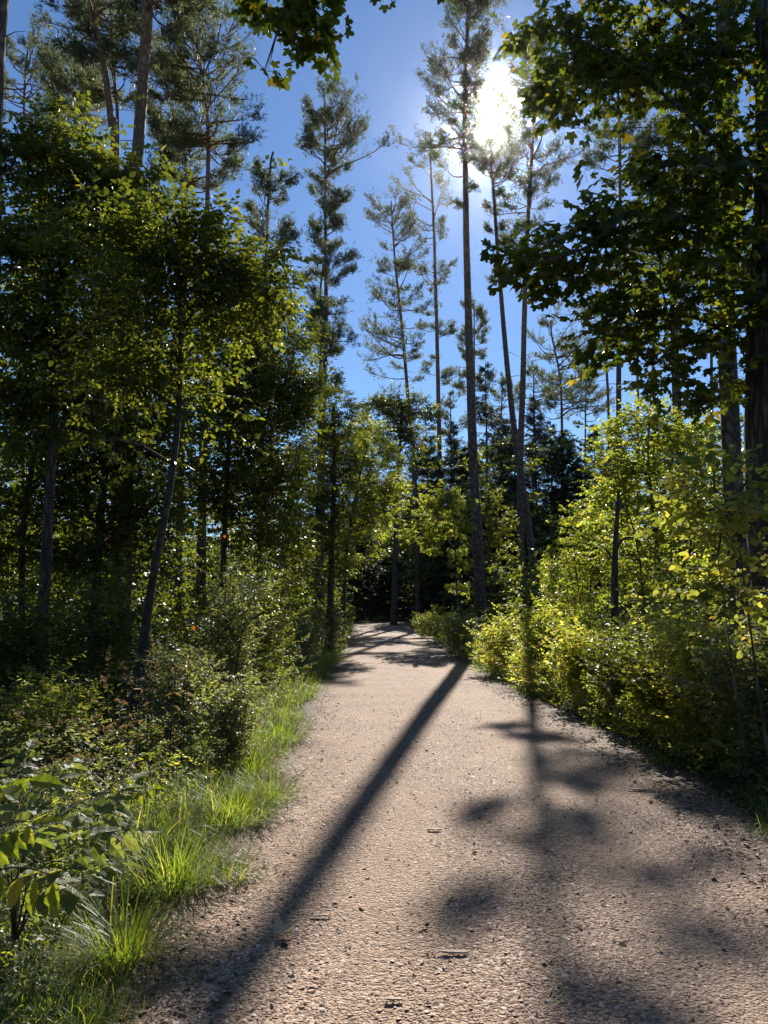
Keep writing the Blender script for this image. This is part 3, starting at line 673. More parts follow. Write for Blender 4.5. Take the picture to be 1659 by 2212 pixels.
# ------------------------------------------------------------------ spruces (three shapes, copied)
def frond_template(rng):
    V, T = [], []
    for i in range(9):
        y = i/9; s = 1 if i % 2 else -1
        d = nrm(np.array([s*rng.uniform(.4, 1), .8, rng.uniform(-.5, .5)])); l = .34*(1.15 - y*.6)
        w = nrm(np.cross(d, rng.normal(0, 1, 3)))*.06
        b = np.array([0, y, 0]); k = len(V); V += [b - w, b + w, b + d*l]; T.append((k, k+1, k+2))
    return np.array(V), np.array(T)
FROND = [frond_template(_tr) for _ in range(3)]
def spruce_meshes(h, rmax, seed, nb=120, clear=.04):
    rng = np.random.default_rng(seed)
    cv = curve([(0, 0, -.1), (.02, .03, h*.5), (0, 0, h)], 20)
    tm = MB(); rough_trunk(tm, cv, trunk_radii(cv, h*.0095, .015), 8, rng, .03)
    t = np.sort(rng.uniform(clear, .985, nb)); z = t*h; az = rng.uniform(0, 6.28, nb)
    L = rmax*(1 - t)**.8*rng.uniform(.7, 1.15, nb) + .12
    el = np.radians(-14 + 45*t**3 + rng.normal(0, 5, nb))
    d = np.stack([np.cos(az)*np.cos(el), np.sin(az)*np.cos(el), np.sin(el)], 1)
    s = np.linspace(0, 1, 6)[None, :, None]
    p0 = np.stack([np.zeros(nb), np.zeros(nb), z], 1)
    pts = p0[:, None] + d[:, None]*L[:, None, None]*s + np.array([0, 0, 1.0])*(L[:, None, None])*(-.12*np.sin(s*np.pi) + .10*s**3)
    tubes(tm, pts, (.012 + .01*L)[:, None]*np.linspace(1, .25, 6)[None], 4)
    nm = MB()
    k = 19
    ss = rng.uniform(.1, 1, (nb, k)); seg = ss*5; i0 = np.minimum(seg.astype(int), 4); fr = (seg - i0)[..., None]; ar = np.arange(nb)[:, None]
    q = (pts[ar, i0]*(1 - fr) + pts[ar, i0+1]*fr); tg = nrm(pts[ar, i0+1] - pts[ar, i0])
    sd = nrm(np.cross(tg, np.array([0, 0, 1.0])))*np.where(rng.uniform(0, 1, (nb, k, 1)) < .5, -1, 1)
    D = tg*.6 + sd*rng.uniform(.2, 1, (nb, k, 1)) + np.array([0, 0, -1.0])*rng.uniform(.2, 1.3, (nb, k, 1))
    q = q.reshape(-1, 3); D = D.reshape(-1, 3); S = (.35 + .22*np.repeat(L, k)/rmax*2)*rng.uniform(.7, 1.3, nb*k)
    Rr = frames(D, rng.normal(0, 1, D.shape)); kk = rng.integers(0, 3, len(q))
    for a in range(3): scatter(nm, FROND[a], q[kk == a], Rr[kk == a], S[kk == a])
    tip = pts[:, -1]; scatter(nm, FROND[0], tip - nrm(d)*.3, frames(d, rng.normal(0, 1, d.shape)), np.full(nb, .5))
    return tm.mesh('trunk', [M['bark']]), nm.mesh('crown', [M['spruce']]), h
SPR = [spruce_meshes(21, 3.0, 5, 230), spruce_meshes(17, 3.2, 6, 250), spruce_meshes(23, 3.6, 8, 260), spruce_meshes(21, 4.0, 9, 120)]
def spruce(label, px, top_py, Z, v, rot, widen=1.0):
    b = ground_at(px, Z); top = at(px, top_py, Z)[2]
    tm, cm, h = SPR[v]; s = (top - b[2])/h
    e = tag(empty('spruce_tree', b), label, 'spruce tree', 'dark spruces at the end of the path'); e.rotation_euler.z = rot; e.scale = (s*widen, s*widen, s)
    for nme, me in (('trunk', tm), ('crown', cm)):
        o = bpy.data.objects.new(nme, me); C.objects.link(o); o.parent = e
        if nme == 'crown': o['kind'] = 'stuff'
for row in [
    ('pointed spruce with drooping tiers standing clear against the sky beside the thickest pine', 1057, 778, 58, 3, .3, 1.1),
    ('dark spruce filling the gap between the thickest pine and the curved pine', 1092, 900, 64, 1, 1.3, 1.3),
    ('dark spruce left of the thickest pine, behind the slim straight pine', 985, 905, 62, 2, 2.1, 1.2),
    ('dark spruce right behind the crossing pines', 1165, 850, 68, 2, .9, 1.2),
    ('dark spruce under the flat-topped pine', 1232, 925, 60, 1, 4.0, 1.3),
    ('spruce at the right of the spruce row, partly behind the elder', 1295, 915, 66, 0, 5.0, 1.3),
    ('spruce behind the hazel, glimpsed between thin pine poles', 1345, 900, 74, 2, 1.9, 1.3),
    ('tall spruce shading the end of the path on its right side', 925, 940, 68, 1, 3.3, 1.4),
    ('spruce shading the bend of the path from the left', 770, 930, 64, 0, 2.7, 1.5),
    ('spruce behind the leaning beech left of the path', 720, 900, 70, 2, .2, 1.4),
    ('farthest spruce closing the dark end of the path', 850, 1000, 92, 1, 1.1, 1.6),
    ('second farthest spruce, just left of the dark path end', 800, 990, 84, 2, 5.1, 1.5),
    ('spruce right of the farthest one, beyond the path bend', 895, 985, 86, 0, 4.1, 1.6),
    ('dark spruce filling the gap right of the crossing pines', 1200, 905, 63, 2, 2.2, 1.3),
    ('dark spruce close behind the curved pine trunk', 1118, 925, 60, 0, 3.9, 1.4),
    ('low dark spruce left behind the thickest pine trunk', 1010, 960, 57, 1, .5, 1.5),
    ('broad dark spruce behind the young oak', 945, 985, 60, 2, 4.4, 1.4),
    ('dark spruce behind the elder bush', 1265, 985, 55, 1, 2.9, 1.5),
]: spruce(*row)

# ------------------------------------------------------------------ broadleaved trees, left side
deciduous('cherry_tree', 'young tree with a curved dark trunk standing among the shrubs left of the path', 'tree',
    [(296,'g'),(318,1330),(342,1190),(368,1050),(384,920),(390,780),(388,650),(382,540)], 9.0, .056, .02,
    [(370,510,100,45,50),(450,545,90,50,55),(280,540,90,60,55),(200,500,70,60,30),(520,560,60,60,35),(400,620,110,80,50),(545,640,40,60,30),(490,650,80,60,35),(280,670,90,90,50),
     (370,760,80,80,30),(250,830,90,70,40),(570,590,30,40,12),(420,860,60,60,12),(330,760,90,70,40),(250,950,80,60,14)],
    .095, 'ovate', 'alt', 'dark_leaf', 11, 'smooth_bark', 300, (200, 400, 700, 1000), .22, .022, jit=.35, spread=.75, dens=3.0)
deciduous('ash_tree', 'feathery-leaved ash filling the left frame edge in front of the pines', 'tree',
    [(95,'g'),(105,1100),(118,850),(125,650),(150,480),(160,380)], 11.0, .09, .03,
    [(150,330,70,90,60),(60,400,80,90,60),(220,420,70,70,45),(110,520,100,80,70),(30,560,60,90,50),(210,560,80,70,60),(90,680,100,80,65),(200,700,90,70,50),(20,740,60,80,35),
     (120,820,110,70,50),(40,900,70,80,35),(220,880,80,60,30),(280,380,45,40,18),(270,480,50,50,30)],
    .125, 'ashleaf', 'pinnate', 'dark_leaf', 12, 'bark', 300, (0, 300, 350, 900), .2, .03, spread=.6, dens=4.2)
deciduous('hornbeam_tree', 'bushy dark tree behind the curved young tree, left of the path', 'tree',
    [(480,'g'),(485,1150),(495,950),(505,800),(510,700)], 18.0, .085, .03,
    [(500,700,110,80,90),(600,720,60,90,70),(630,800,40,80,45),(420,780,90,80,70),(560,860,90,70,80),(470,930,100,70,75),(600,950,60,70,55),(540,1040,90,60,65),(430,1060,90,60,50),(610,1060,50,50,35),(560,1140,70,45,40),(620,850,40,50,30)],
    .13, 'kite', 'alt', 'dark_leaf', 13, 'bark', limb_r=.03, spread=.6, dens=5)
deciduous('understory_tree', 'shaded tree with two slim dark stems at the far left behind the ash', 'tree',
    [(205,'g'),(215,1150),(235,950),(240,800),(230,700)], 14.5, .10, .04,
    [(200,780,110,80,80),(300,850,90,80,70),(100,900,110,80,70),(220,970,110,70,70),(330,980,80,70,55),(60,1030,90,80,50),(180,1090,110,70,55),(310,1110,90,60,50),(40,1150,70,70,35),(120,1210,90,60,40),(260,1210,90,60,40)],
    .115, 'kite', 'alt', 'dark_leaf', 14, 'bark', limb_r=.028, spread=.6, dens=5, extra_trunks=[([(60,'g'),(50,1150),(80,950),(100,820)], 14.2, .06, .03)])
deciduous('alder_tree', 'dark-trunked tree left of the path with leaves lit from behind', 'tree',
    [(712,'g'),(716,1200),(722,1050),(722,950),(722,870)], 25.0, .13, .04,
    [(720,880,50,45,50),(680,940,55,50,60),(755,930,45,50,50),(650,1010,55,55,60),(715,1020,60,50,60),(760,1010,35,45,35),(670,1100,60,50,60),(730,1110,50,50,50),(640,1160,50,50,45),(700,1190,60,45,50),(660,1230,60,40,40)],
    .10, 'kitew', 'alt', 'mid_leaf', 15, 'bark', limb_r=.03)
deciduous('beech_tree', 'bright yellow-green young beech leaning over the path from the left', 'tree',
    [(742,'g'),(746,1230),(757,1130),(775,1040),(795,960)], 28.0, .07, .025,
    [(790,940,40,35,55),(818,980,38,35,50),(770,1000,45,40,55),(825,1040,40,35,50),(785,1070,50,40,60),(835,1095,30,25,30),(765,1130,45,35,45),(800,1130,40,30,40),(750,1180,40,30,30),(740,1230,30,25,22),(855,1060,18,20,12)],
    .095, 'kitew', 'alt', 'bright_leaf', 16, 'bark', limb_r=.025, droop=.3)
deciduous('oak_tree', 'sunlit oak crown behind the leaning pine at the end of the path', 'tree',
    [(850,'g'),(858,1050),(865,950),(868,870)], 54.0, .22, .08,
    [(865,870,45,28,70),(825,890,35,28,45),(905,890,35,30,50),(850,925,50,30,60),(900,945,40,30,50),(820,950,35,30,40),(870,985,50,30,50)],
    .19, 'kitew', 'alt', 'dark_leaf', 17, 'bark', limb_r=.07)
deciduous('oak_sapling', 'young oak with pale gleaming leaves between the slim pine and the thickest pine', 'sapling',
    [(988,'g'),(987,1280),(984,1190),(978,1110),(965,1060)], 30.0, .045, .015,
    [(955,1070,40,25,40),(985,1095,35,28,40),(925,1115,40,30,45),(965,1140,40,28,40),(905,1160,30,25,28),(995,1160,25,28,28),(930,1175,30,20,22),(990,1215,24,30,28),(1000,1270,18,25,16)],
    .11, 'kitew', 'rosette', 'bright_leaf', 18, 'bark', limb_r=.02)
deciduous('shade_sapling', 'shaded sapling between the thickest pine and the crossing pines', 'sapling',
    [(1062,'g'),(1060,1250),(1058,1150),(1056,1060)], 37.0, .05, .015,
    [(1056,1070,25,30,30),(1072,1120,32,30,34),(1050,1160,30,30,30),(1085,1180,32,30,34),(1060,1230,40,30,36),(1095,1130,20,15,14)],
    .12, 'kitew', 'rosette', 'mid_leaf', 19, 'bark', limb_r=.02)

# ------------------------------------------------------------------ right side: maple over the path, hazel, elder, snag
def maple_limbs(tm, rng):
    pts = []
    for line in ([(1655,420,8.4),(1500,260,8.2),(1320,120,8.0),(1180,60,7.6)], [(1660,600,9.0),(1520,510,8.9),(1380,490,8.6),(1230,550,8.0),(1150,570,7.6)],
                 [(1660,800,9.0),(1540,700,9.0),(1420,680,8.6),(1330,720,8.0)], [(1650,200,8.5),(1480,40,8.4),(1250,-120,8.0),(950,-170,7.4),(740,-110,7.0),(640,-20,6.9)],
                 [(1655,640,8.5),(1560,700,8.8),(1440,760,9.0)]):
        p = curve([at(*q) for q in line], 16); tubes(tm, p, np.linspace(.034, .008, 16), 7); pts.append(p[3:])
    return np.concatenate(pts)
deciduous('maple_tree', 'big furrowed maple at the right edge, dark lobed leaves overhanging the path', 'tree',
    [(1722,'g'),(1702,1300),(1675,1130),(1664,950),(1664,700),(1680,400),(1672,60),(1660,-150)], 8.6, .35, .18,
    [(1250,60,90,60,24),(1160,40,40,40,6),(1340,60,110,70,34),(1480,70,110,80,36),(1600,120,80,110,34),(1175,165,35,30,5),(1265,190,80,40,18),(1330,160,70,50,14),(1460,190,90,70,30),(1560,300,80,90,34),
     (1235,240,50,25,7),(1480,370,100,100,36),(1390,430,60,60,14),(1550,420,90,90,20),(1320,480,75,45,20),(1240,510,60,40,16),(1165,545,45,32,10),(1110,585,35,25,6),(1200,590,50,30,10),(1430,540,100,70,34),(1540,520,90,90,36),
     (1330,640,45,40,9),(1420,660,80,60,24),(1530,680,90,80,34),(1300,715,45,40,11),(1390,760,70,45,17),(1480,800,70,45,14),(1570,820,50,50,12),(1620,700,60,120,24),(1620,400,60,150,26),
     (605,-5,35,25,10,6.9),(660,25,35,30,10,6.9),(640,70,28,20,6,6.9),(685,85,16,14,3,6.9),(572,150,8,14,1.6,7.0),(806,-25,14,12,2.4,7.2),(950,-60,30,10,3,7.4),(1015,-50,30,12,3,7.4)],
    .125, 'maple', 'maple', 'maple_leaf', 21, 'maple_bark', 300, (500, 0, 1659, 900), .25, .013, per=4, sides=20, extra_pts=maple_limbs, spread=1.0, dens=2.05)

deciduous('hazel_bush', 'tall hazel bush with sunlit leaves behind the verge right of the path', 'bush',
    [(1430,'g'),(1425,1250),(1410,1100),(1400,980),(1405,900)], 18.5, .05, .02,
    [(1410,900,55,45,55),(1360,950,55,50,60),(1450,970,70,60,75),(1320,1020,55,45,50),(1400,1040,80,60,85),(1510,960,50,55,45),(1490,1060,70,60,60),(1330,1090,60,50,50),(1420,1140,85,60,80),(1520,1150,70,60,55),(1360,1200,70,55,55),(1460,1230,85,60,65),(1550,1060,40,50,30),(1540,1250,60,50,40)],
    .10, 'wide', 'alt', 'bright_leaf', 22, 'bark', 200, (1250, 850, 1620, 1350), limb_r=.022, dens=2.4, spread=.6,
    extra_trunks=[([(1400,'g'),(1380,1200),(1350,1080),(1340,1000)], 18.6, .035, .012), ([(1470,'g'),(1490,1200),(1500,1080),(1510,960)], 18.3, .035, .012), ([(1445,'g'),(1450,1200),(1452,1060),(1455,960)], 18.7, .03, .012)])
deciduous('elder_bush', 'elder bush with feathery leaves left of the hazel behind the broken snag', 'bush',
    [(1275,'g'),(1275,1300),(1280,1200),(1285,1130)], 22.0, .04, .015,
    [(1290,1110,45,35,40),(1260,1160,45,40,45),(1310,1170,45,40,40),(1240,1220,45,40,40),(1290,1230,50,40,45),(1270,1290,60,35,40),(1215,1270,40,35,26)],
    .13, 'ashleaf', 'pinnate', 'bright_leaf', 23, 'bark', limb_r=.02, dens=2.8, spread=.6, extra_trunks=[([(1255,'g'),(1250,1280),(1240,1200)], 22.1, .03, .012)])
deciduous('hazel_bush', 'hazel with big backlit leaves in front of the maple trunk', 'bush',
    [(1650,'g'),(1640,1500),(1620,1350),(1600,1200),(1585,1080)], 6.6, .012, .005,
    [(1540,1035,55,28,10),(1610,1040,45,30,8),(1500,1070,40,22,6),(1560,1100,60,30,9),(1625,1130,40,40,8),(1590,1180,50,35,8),(1540,1160,45,22,5),(1620,1250,45,45,9),(1570,1280,50,40,8)],
    .085, 'wide', 'alt', 'yellow_leaf', 24, 'bark', 300, (1400, 950, 1659, 1400), .15, .010, per=3, dens=2.2,
    extra_trunks=[([(1600,'g'),(1590,1500),(1570,1350),(1550,1200)], 6.5, .009, .004)])

rs = np.random.default_rng(31)
cv = trunk_line([(1322,'g'),(1327,1280),(1329,1180),(1336,1075)], 13.0, 14); b0 = cv[0].copy()
sn = tag(empty('dead_snag', b0), 'broken dead trunk with a side stub standing in front of the elder', 'dead trunk')
m_ = MB(); rough_trunk(m_, cv, np.linspace(.082, .03, 14), 9, rs, .10)
tp = cv[-1]; sp_ = np.array([tp + (np.array([math.cos(a), math.sin(a), 0])*.018) for a in np.arange(5)*1.257])
tubes(m_, np.stack([sp_ - np.array([0, 0, .1]), sp_, sp_ + np.stack([rs.normal(0, .02, 5), rs.normal(0, .02, 5), rs.uniform(.08, .4, 5)], 1)], 1), np.tile([.014, .011, .002], (5, 1)), 4)
m_.build('trunk', M['bark'], sn, b0)
m_ = MB(); tubes(m_, curve([at(1330,1190,13), at(1345,1165,12.9), at(1372,1160,12.8), at(1385,1150,12.8)], 9), np.linspace(.028, .008, 9), 6)
tubes(m_, curve([at(1329,1215,13), at(1312,1190,13.1), at(1300,1180,13.2)], 6), np.linspace(.022, .006, 6), 6); m_.build('branch', M['bark'], sn, b0)

# ------------------------------------------------------------------ shrubs and weeds
def shrub(label, px, Z, top_py, w_px, n, size, leaf, layout, mat, seed, stems=7, n_obj=0, name='shrub', cat='shrub', group=None, bark='twig', low=.02, droop=.05):
    n = int(n*2.6); rng = np.random.default_rng(seed); b = ground_at(px, Z); h = at(px, top_py, Z)[2] - b[2]; w = w_px*mpp(Z)
    if Z > 14: leaf = {'ovate': 'kite', 'wide': 'kitew'}.get(leaf, leaf); size = size*1.12
    e = tag(empty(name, b), label, cat, group)
    sm, lm = MB(), MB()
    tipx = rng.uniform(-1, 1, stems); tipy = rng.uniform(-.8, .8, stems); hh = h*rng.uniform(.65, 1.0, stems)*(1 - .25*np.abs(tipx))
    lines = []
    for i in range(stems):
        p = b + np.array([tipx[i]*w*.3, tipy[i]*w*.3, -.03]); q = b + np.array([tipx[i]*w, tipy[i]*w, hh[i]])
        lines.append(curve([p, (p + q)/2 + np.array([-tipx[i]*w*.12, -tipy[i]*w*.1, hh[i]*.1]), q], 10))
    lines = np.array(lines)
    for i in range(stems):
        sm = MB(); tubes(sm, lines[i], np.linspace(.008, .0025, 10)*(.5 + h*.3), 5); sm.build('stem', M[bark], e, b)
    s = low + (1 - low)*rng.uniform(0, 1, n)**.8; k = rng.integers(0, stems, n); i0 = np.minimum((s*9).astype(int), 8); f = (s*9 - i0)[:, None]
    P = lines[k, i0]*(1 - f) + lines[k, i0+1]*f + rng.normal(0, 1, (n, 3))*np.array([w*.22, w*.2, h*.07])
    P[:, 2] = np.maximum(P[:, 2], b[2] + .04)
    tg = nrm(lines[k, i0+1] - lines[k, i0])
    az = rng.uniform(0, 6.28, n); D = np.stack([np.cos(az), np.sin(az), rng.uniform(-.1, .7, n) - droop], 1) + tg*.3
    pk = sprays(lm, rng, P, D, np.tile([0, 0, 1.0], (n, 1)) + rng.normal(0, .35, (n, 3)), size*rng.uniform(.7, 1.2, n), leaf, layout, 0, 1, .3,
                nearest_mask(n_obj) if n_obj else None)
    tag(lm.build('foliage', [M[mat], M['twig']], e, b), kind='stuff')
    if pk is not None: leaf_objects(e, pk, leaf, M[mat], b)
    return e

GR = 'dogwood shrubs along the right verge'
for i, row in enumerate([
    ('yellow-green dogwood shrub at the path edge right of the trunk shadow', 1085, 18.5, 1322, 60, 150, .075, 'yellow_leaf', 0),
    ('sunlit dogwood shrub in front of the crossing pines', 1170, 15.5, 1325, 75, 170, .075, 'yellow_leaf', 0),
    ('glowing yellow dogwood shrub at the bulge of the right path edge', 1260, 12.6, 1335, 85, 190, .075, 'yellow_leaf', 60),
    ('dogwood shrub in front of the broken snag', 1350, 10.8, 1345, 95, 190, .075, 'yellow_leaf', 100),
    ('dense dogwood shrub below the hazel', 1445, 9.4, 1330, 105, 190, .075, 'bright_leaf', 160),
    ('large backlit dogwood shrub below the maple trunk', 1550, 8.2, 1310, 120, 200, .075, 'yellow_leaf', 240),
    ('nearest dogwood shrub at the right frame edge', 1655, 7.2, 1290, 120, 180, .075, 'bright_leaf', 240),
    ('dogwood shrub of the back row behind the crossing pines', 1200, 21.0, 1295, 70, 150, .08, 'mid_leaf', 0),
    ('small dogwood shrub of the back row in front of the elder', 1240, 18.0, 1310, 60, 120, .08, 'bright_leaf', 0),
    ('dogwood shrub of the back row, right of the broken snag', 1400, 12.5, 1270, 90, 170, .075, 'bright_leaf', 60),
    ('tall dogwood shrub of the back row beside the maple trunk', 1530, 10.5, 1230, 100, 170, .075, 'bright_leaf', 80),
]):
    lab, px, Z, top, w, n, sz, mt, no = row
    top += [0, -18, 14, -8, 20, -14, 6][i % 7]
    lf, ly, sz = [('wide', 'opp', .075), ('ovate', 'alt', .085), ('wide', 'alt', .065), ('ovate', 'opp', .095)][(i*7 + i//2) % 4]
    mt = ['yellow_leaf', 'bright_leaf', 'yellow_leaf', 'mid_leaf', 'bright_leaf', 'yellow_leaf', 'pale_sheen_leaf'][i % 7]
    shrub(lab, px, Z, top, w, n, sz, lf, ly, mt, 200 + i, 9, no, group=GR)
shrub('rounded grey-green shrub at the path edge left of the trunk shadow', 985, 24.0, 1312, 48, 170, .07, 'ovate', 'alt', 'pale_sheen_leaf', 231, 9)
shrub('small shrub farther along the right path edge', 915, 36.0, 1330, 28, 90, .08, 'ovate', 'alt', 'mid_leaf', 232, 7)
shrub('shrub behind the path edge under the young oak', 950, 31.0, 1305, 40, 100, .08, 'ovate', 'alt', 'mid_leaf', 233, 7)
shrub('glossy pale-leaved bush below the curved young tree', 495, 11.0, 1215, 80, 230, .075, 'ovate', 'alt', 'pale_sheen_leaf', 234, 10, 200)
shrub('dark bush left of the curved young trunk', 215, 10.5, 1200, 110, 230, .075, 'ovate', 'alt', 'dark_leaf', 235, 10, 60)
shrub('shaded bush at the left frame edge under the ash', 40, 9.5, 1260, 100, 190, .075, 'ovate', 'alt', 'dark_leaf', 236, 9)
shrub('leafy bush between the glossy bush and the dark-trunked tree', 590, 15.0, 1250, 50, 120, .075, 'ovate', 'alt', 'mid_leaf', 237, 8)
shrub('pale weed-like bush in front of the dark-trunked tree', 650, 19.0, 1320, 42, 110, .07, 'lance', 'alt', 'pale_sheen_leaf', 238, 9)
shrub('bush on the left path edge below the leaning beech', 728, 25.0, 1300, 32, 110, .075, 'ovate', 'alt', 'pale_sheen_leaf', 239, 8)
shrub('bush deep on the left path edge beyond the beech', 752, 33.0, 1300, 30, 90, .08, 'ovate', 'alt', 'mid_leaf', 240, 7)
shrub('raspberry patch, silvery sheen put into its leaf colour, behind the tall grass on the left verge', 510, 7.6, 1460, 75, 180, .055, 'ovate', 'opp', 'pale_sheen_leaf', 241, 9, 120)
shrub('leafy bush behind the silvery raspberry patch', 400, 8.6, 1400, 85, 150, .065, 'ovate', 'alt', 'pale_sheen_leaf', 242, 9, 60)
shrub('thicket of low leaves at the far left behind the dry weeds', 90, 7.4, 1430, 110, 140, .065, 'lance', 'alt', 'bright_leaf', 243, 9, 60)

# tall dry weeds: single brown stalks with withered leaves
def weed(label, px, Z, top_py, seed, mat='dry', leafy=16):
    rng = np.random.default_rng(seed); b = ground_at(px, Z); top = at(px + rng.uniform(-25, 25), top_py, Z + rng.uniform(-.15, .15))
    e = tag(empty('dry_weed', b), label, 'weed', 'tall dry weeds on the left verge')
    cv = curve([b - np.array([0, 0, .02]), (b + top)/2 + rng.normal(0, .03, 3), top], 12)
    sm = MB(); tubes(sm, cv, np.linspace(.008, .003, 12), 5)
    n = 7; k = rng.integers(5, 12, n); az = rng.uniform(0, 6.28, n)
    d = np.stack([np.cos(az)*.8, np.sin(az)*.8, rng.uniform(.4, 1, n)], 1); l = rng.uniform(.06, .16, n)[:, None]
    tubes(sm, np.stack([cv[k], cv[k] + d*l*.5, cv[k] + d*l + np.array([0, 0, .02])], 1), np.tile([.0025, .002, .001], (n, 1)), 3)
    sm.build('stalk', M['twig'], e, b)
    lm = MB(); k = rng.integers(1, 12, leafy); az = rng.uniform(0, 6.28, leafy)
    D = np.stack([np.cos(az), np.sin(az), rng.uniform(-.7, .3, leafy)], 1)
    scatter(lm, LEAF['lance'], cv[k], frames(D, np.tile([0, 0, 1.0], (leafy, 1)) + rng.normal(0, .3, (leafy, 3))), rng.uniform(.05, .10, leafy))
    h = rng.normal(0, 1, (26, 3))*np.array([.02, .02, .045]) + cv[-1]
    scatter(lm, LEAF['ovate'], h, frames(rng.normal(0, 1, (26, 3)) + np.array([0, 0, .8]), rng.normal(0, 1, (26, 3))), np.full(26, .018))
    tag(lm.build('leaves', [M[mat]], e, b), kind='stuff')
for i, (lab, px, Z, top) in enumerate([
    ('tall dry weed stalk, rightmost of the brown weeds on the left verge', 372, 6.2, 1440), ('dry weed stalk second from right among the brown weeds', 345, 6.5, 1435),
    ('tallest dry weed stalk in the middle of the brown weeds', 318, 6.3, 1395), ('short dry weed stalk leaning beside the tallest one', 296, 6.6, 1470),
    ('dry weed stalk third from the left of the brown weeds', 262, 6.9, 1440), ('thin dry weed stalk second from the left', 225, 7.1, 1420),
    ('leftmost dry weed stalk, bent and thin', 180, 6.8, 1480), ('dry weed stalk standing behind the rightmost brown weed', 400, 7.1, 1425)]):
    weed(lab, px, Z, top, 300 + i, 'dry', 18)

# elder seedling with big leaflets, nearest plant at the left frame edge: every leaf a part
def leafy_plant(name, label, cat, fronds, size, seed, mat='bright_leaf', leaf='ovate', layout='pinnate', stem_from=None):
    """fronds: (px, py, Z, toward px, py, Z) leaf stalk base -> tip"""
    rng = np.random.default_rng(seed); b = ground_at(*stem_from)
    e = tag(empty(name, b), label, cat); sm = MB(); pos, Rr, Sc = [], [], []
    A, ln = spray_layout(layout)
    for f in fronds:
        p, q = at(*f[:3]), at(*f[3:6]); d = q - p; L = np.linalg.norm(d)
        mid = (b + p)/2 + np.array([0, 0, .05]); tubes(sm, curve([b, mid, p], 8), np.linspace(.0045, .003, 8), 5)
        tubes(sm, curve([p, (p + q)/2 + np.array([0, 0, .03]), q], 6), np.linspace(.0035, .0015, 6), 4)
        R = frames(d[None], np.array([[rng.normal(0, .25), rng.normal(0, .25) - .25, 1.0]]))[0]; s = L/ln
        for r in A:
            s_ = size*r[9]*rng.uniform(.8, 1.15)
            pos.append(p + R @ (r[:3]*s)); Rr.append(frames((R @ r[3:6] + rng.normal(0, .16, 3))[None], (R @ r[6:9] + rng.normal(0, .2, 3))[None])[0]); Sc.append((s_*rng.uniform(.85, 1.15), s_, s_*rng.uniform(.3, 1.4)))
    sm.build('stems', M['twig'], e, b)
    leaf_objects(e, (np.array(pos), np.array(Rr), np.array(Sc)), leaf, M[mat], b)
    return e
def fine_ovate(w, fold, droop):
    """leaf with a toothed rim for the nearest plants"""
    t = np.linspace(0, 1, 9); prof = w*np.sin(np.pi*t**.75)**.85
    V = [(0, y, -droop*y*y) for y in t]; T = []
    for s in (-1, 1):
        k = len(V)
        for i, y in enumerate(t[1:-1]): V.append((s*prof[i+1]*(1.06 if i % 2 else .92), y + .02*(i % 2), fold*prof[i+1]/w - droop*y*y - .05*(i % 3 == 1)))
        for i in range(8):
            a, b2 = i, i + 1; l0 = k + i - 1 if i > 0 else None; l1 = k + i if i < 7 else None
            if l1 is not None: T.append((a, b2, l1) if s > 0 else (b2, a, l1))
            if l0 is not None:
                if l1 is not None: T.append((a, l1, l0) if s > 0 else (l1, a, l0))
                else: T.append((a, b2, l0) if s > 0 else (b2, a, l0))
    return np.array(V, float), np.array(T)
LEAF['elder'] = fine_ovate(.24, .10, .18)
leafy_plant('elder_seedling', 'young elder with large toothed leaflets on the left verge beside the grass tufts', 'plant',
    [(90,1800,3.7,250,1700,3.9),(60,1780,3.7,130,1660,4.0),(110,1850,3.6,290,1790,3.7),(50,1830,3.5,190,1790,3.6),(40,1870,3.5,200,1880,3.5),(20,1800,3.6,60,1700,3.8),
     (130,1820,3.9,260,1730,4.2),(100,1880,3.7,220,1830,3.9),(30,1900,3.6,120,1850,3.5),(150,1780,4.2,280,1680,4.5),(70,1740,4.1,160,1640,4.4),(20,1720,4.1,60,1620,4.3),(10,1850,3.4,110,1770,3.5),(120,1900,3.6,260,1860,3.7),(60,1930,3.5,170,1920,3.5)], .125, 41, 'elder_sheen', 'elder', stem_from=(70, 3.8))
leafy_plant('elder_shoot', 'elder shoot with backlit yellow-green leaflets poking in at the left frame edge', 'plant',
    [(-60,1830,2.5,70,1775,2.5),(-50,1890,2.5,140,1900,2.45),(-60,1720,2.7,60,1680,2.7)], .11, 42, 'elder_bright', 'elder', stem_from=(-160, 2.6))
leafy_plant('balsam_plant', 'bright leafy shoot behind the tall grass tuft on the left verge', 'plant',
    [(215,1720,4.9,300,1670,5.0),(200,1700,5.0,160,1640,5.1),(225,1730,4.8,330,1700,4.9)], .09, 43, 'elder_bright', 'elder', stem_from=(215, 5.0))

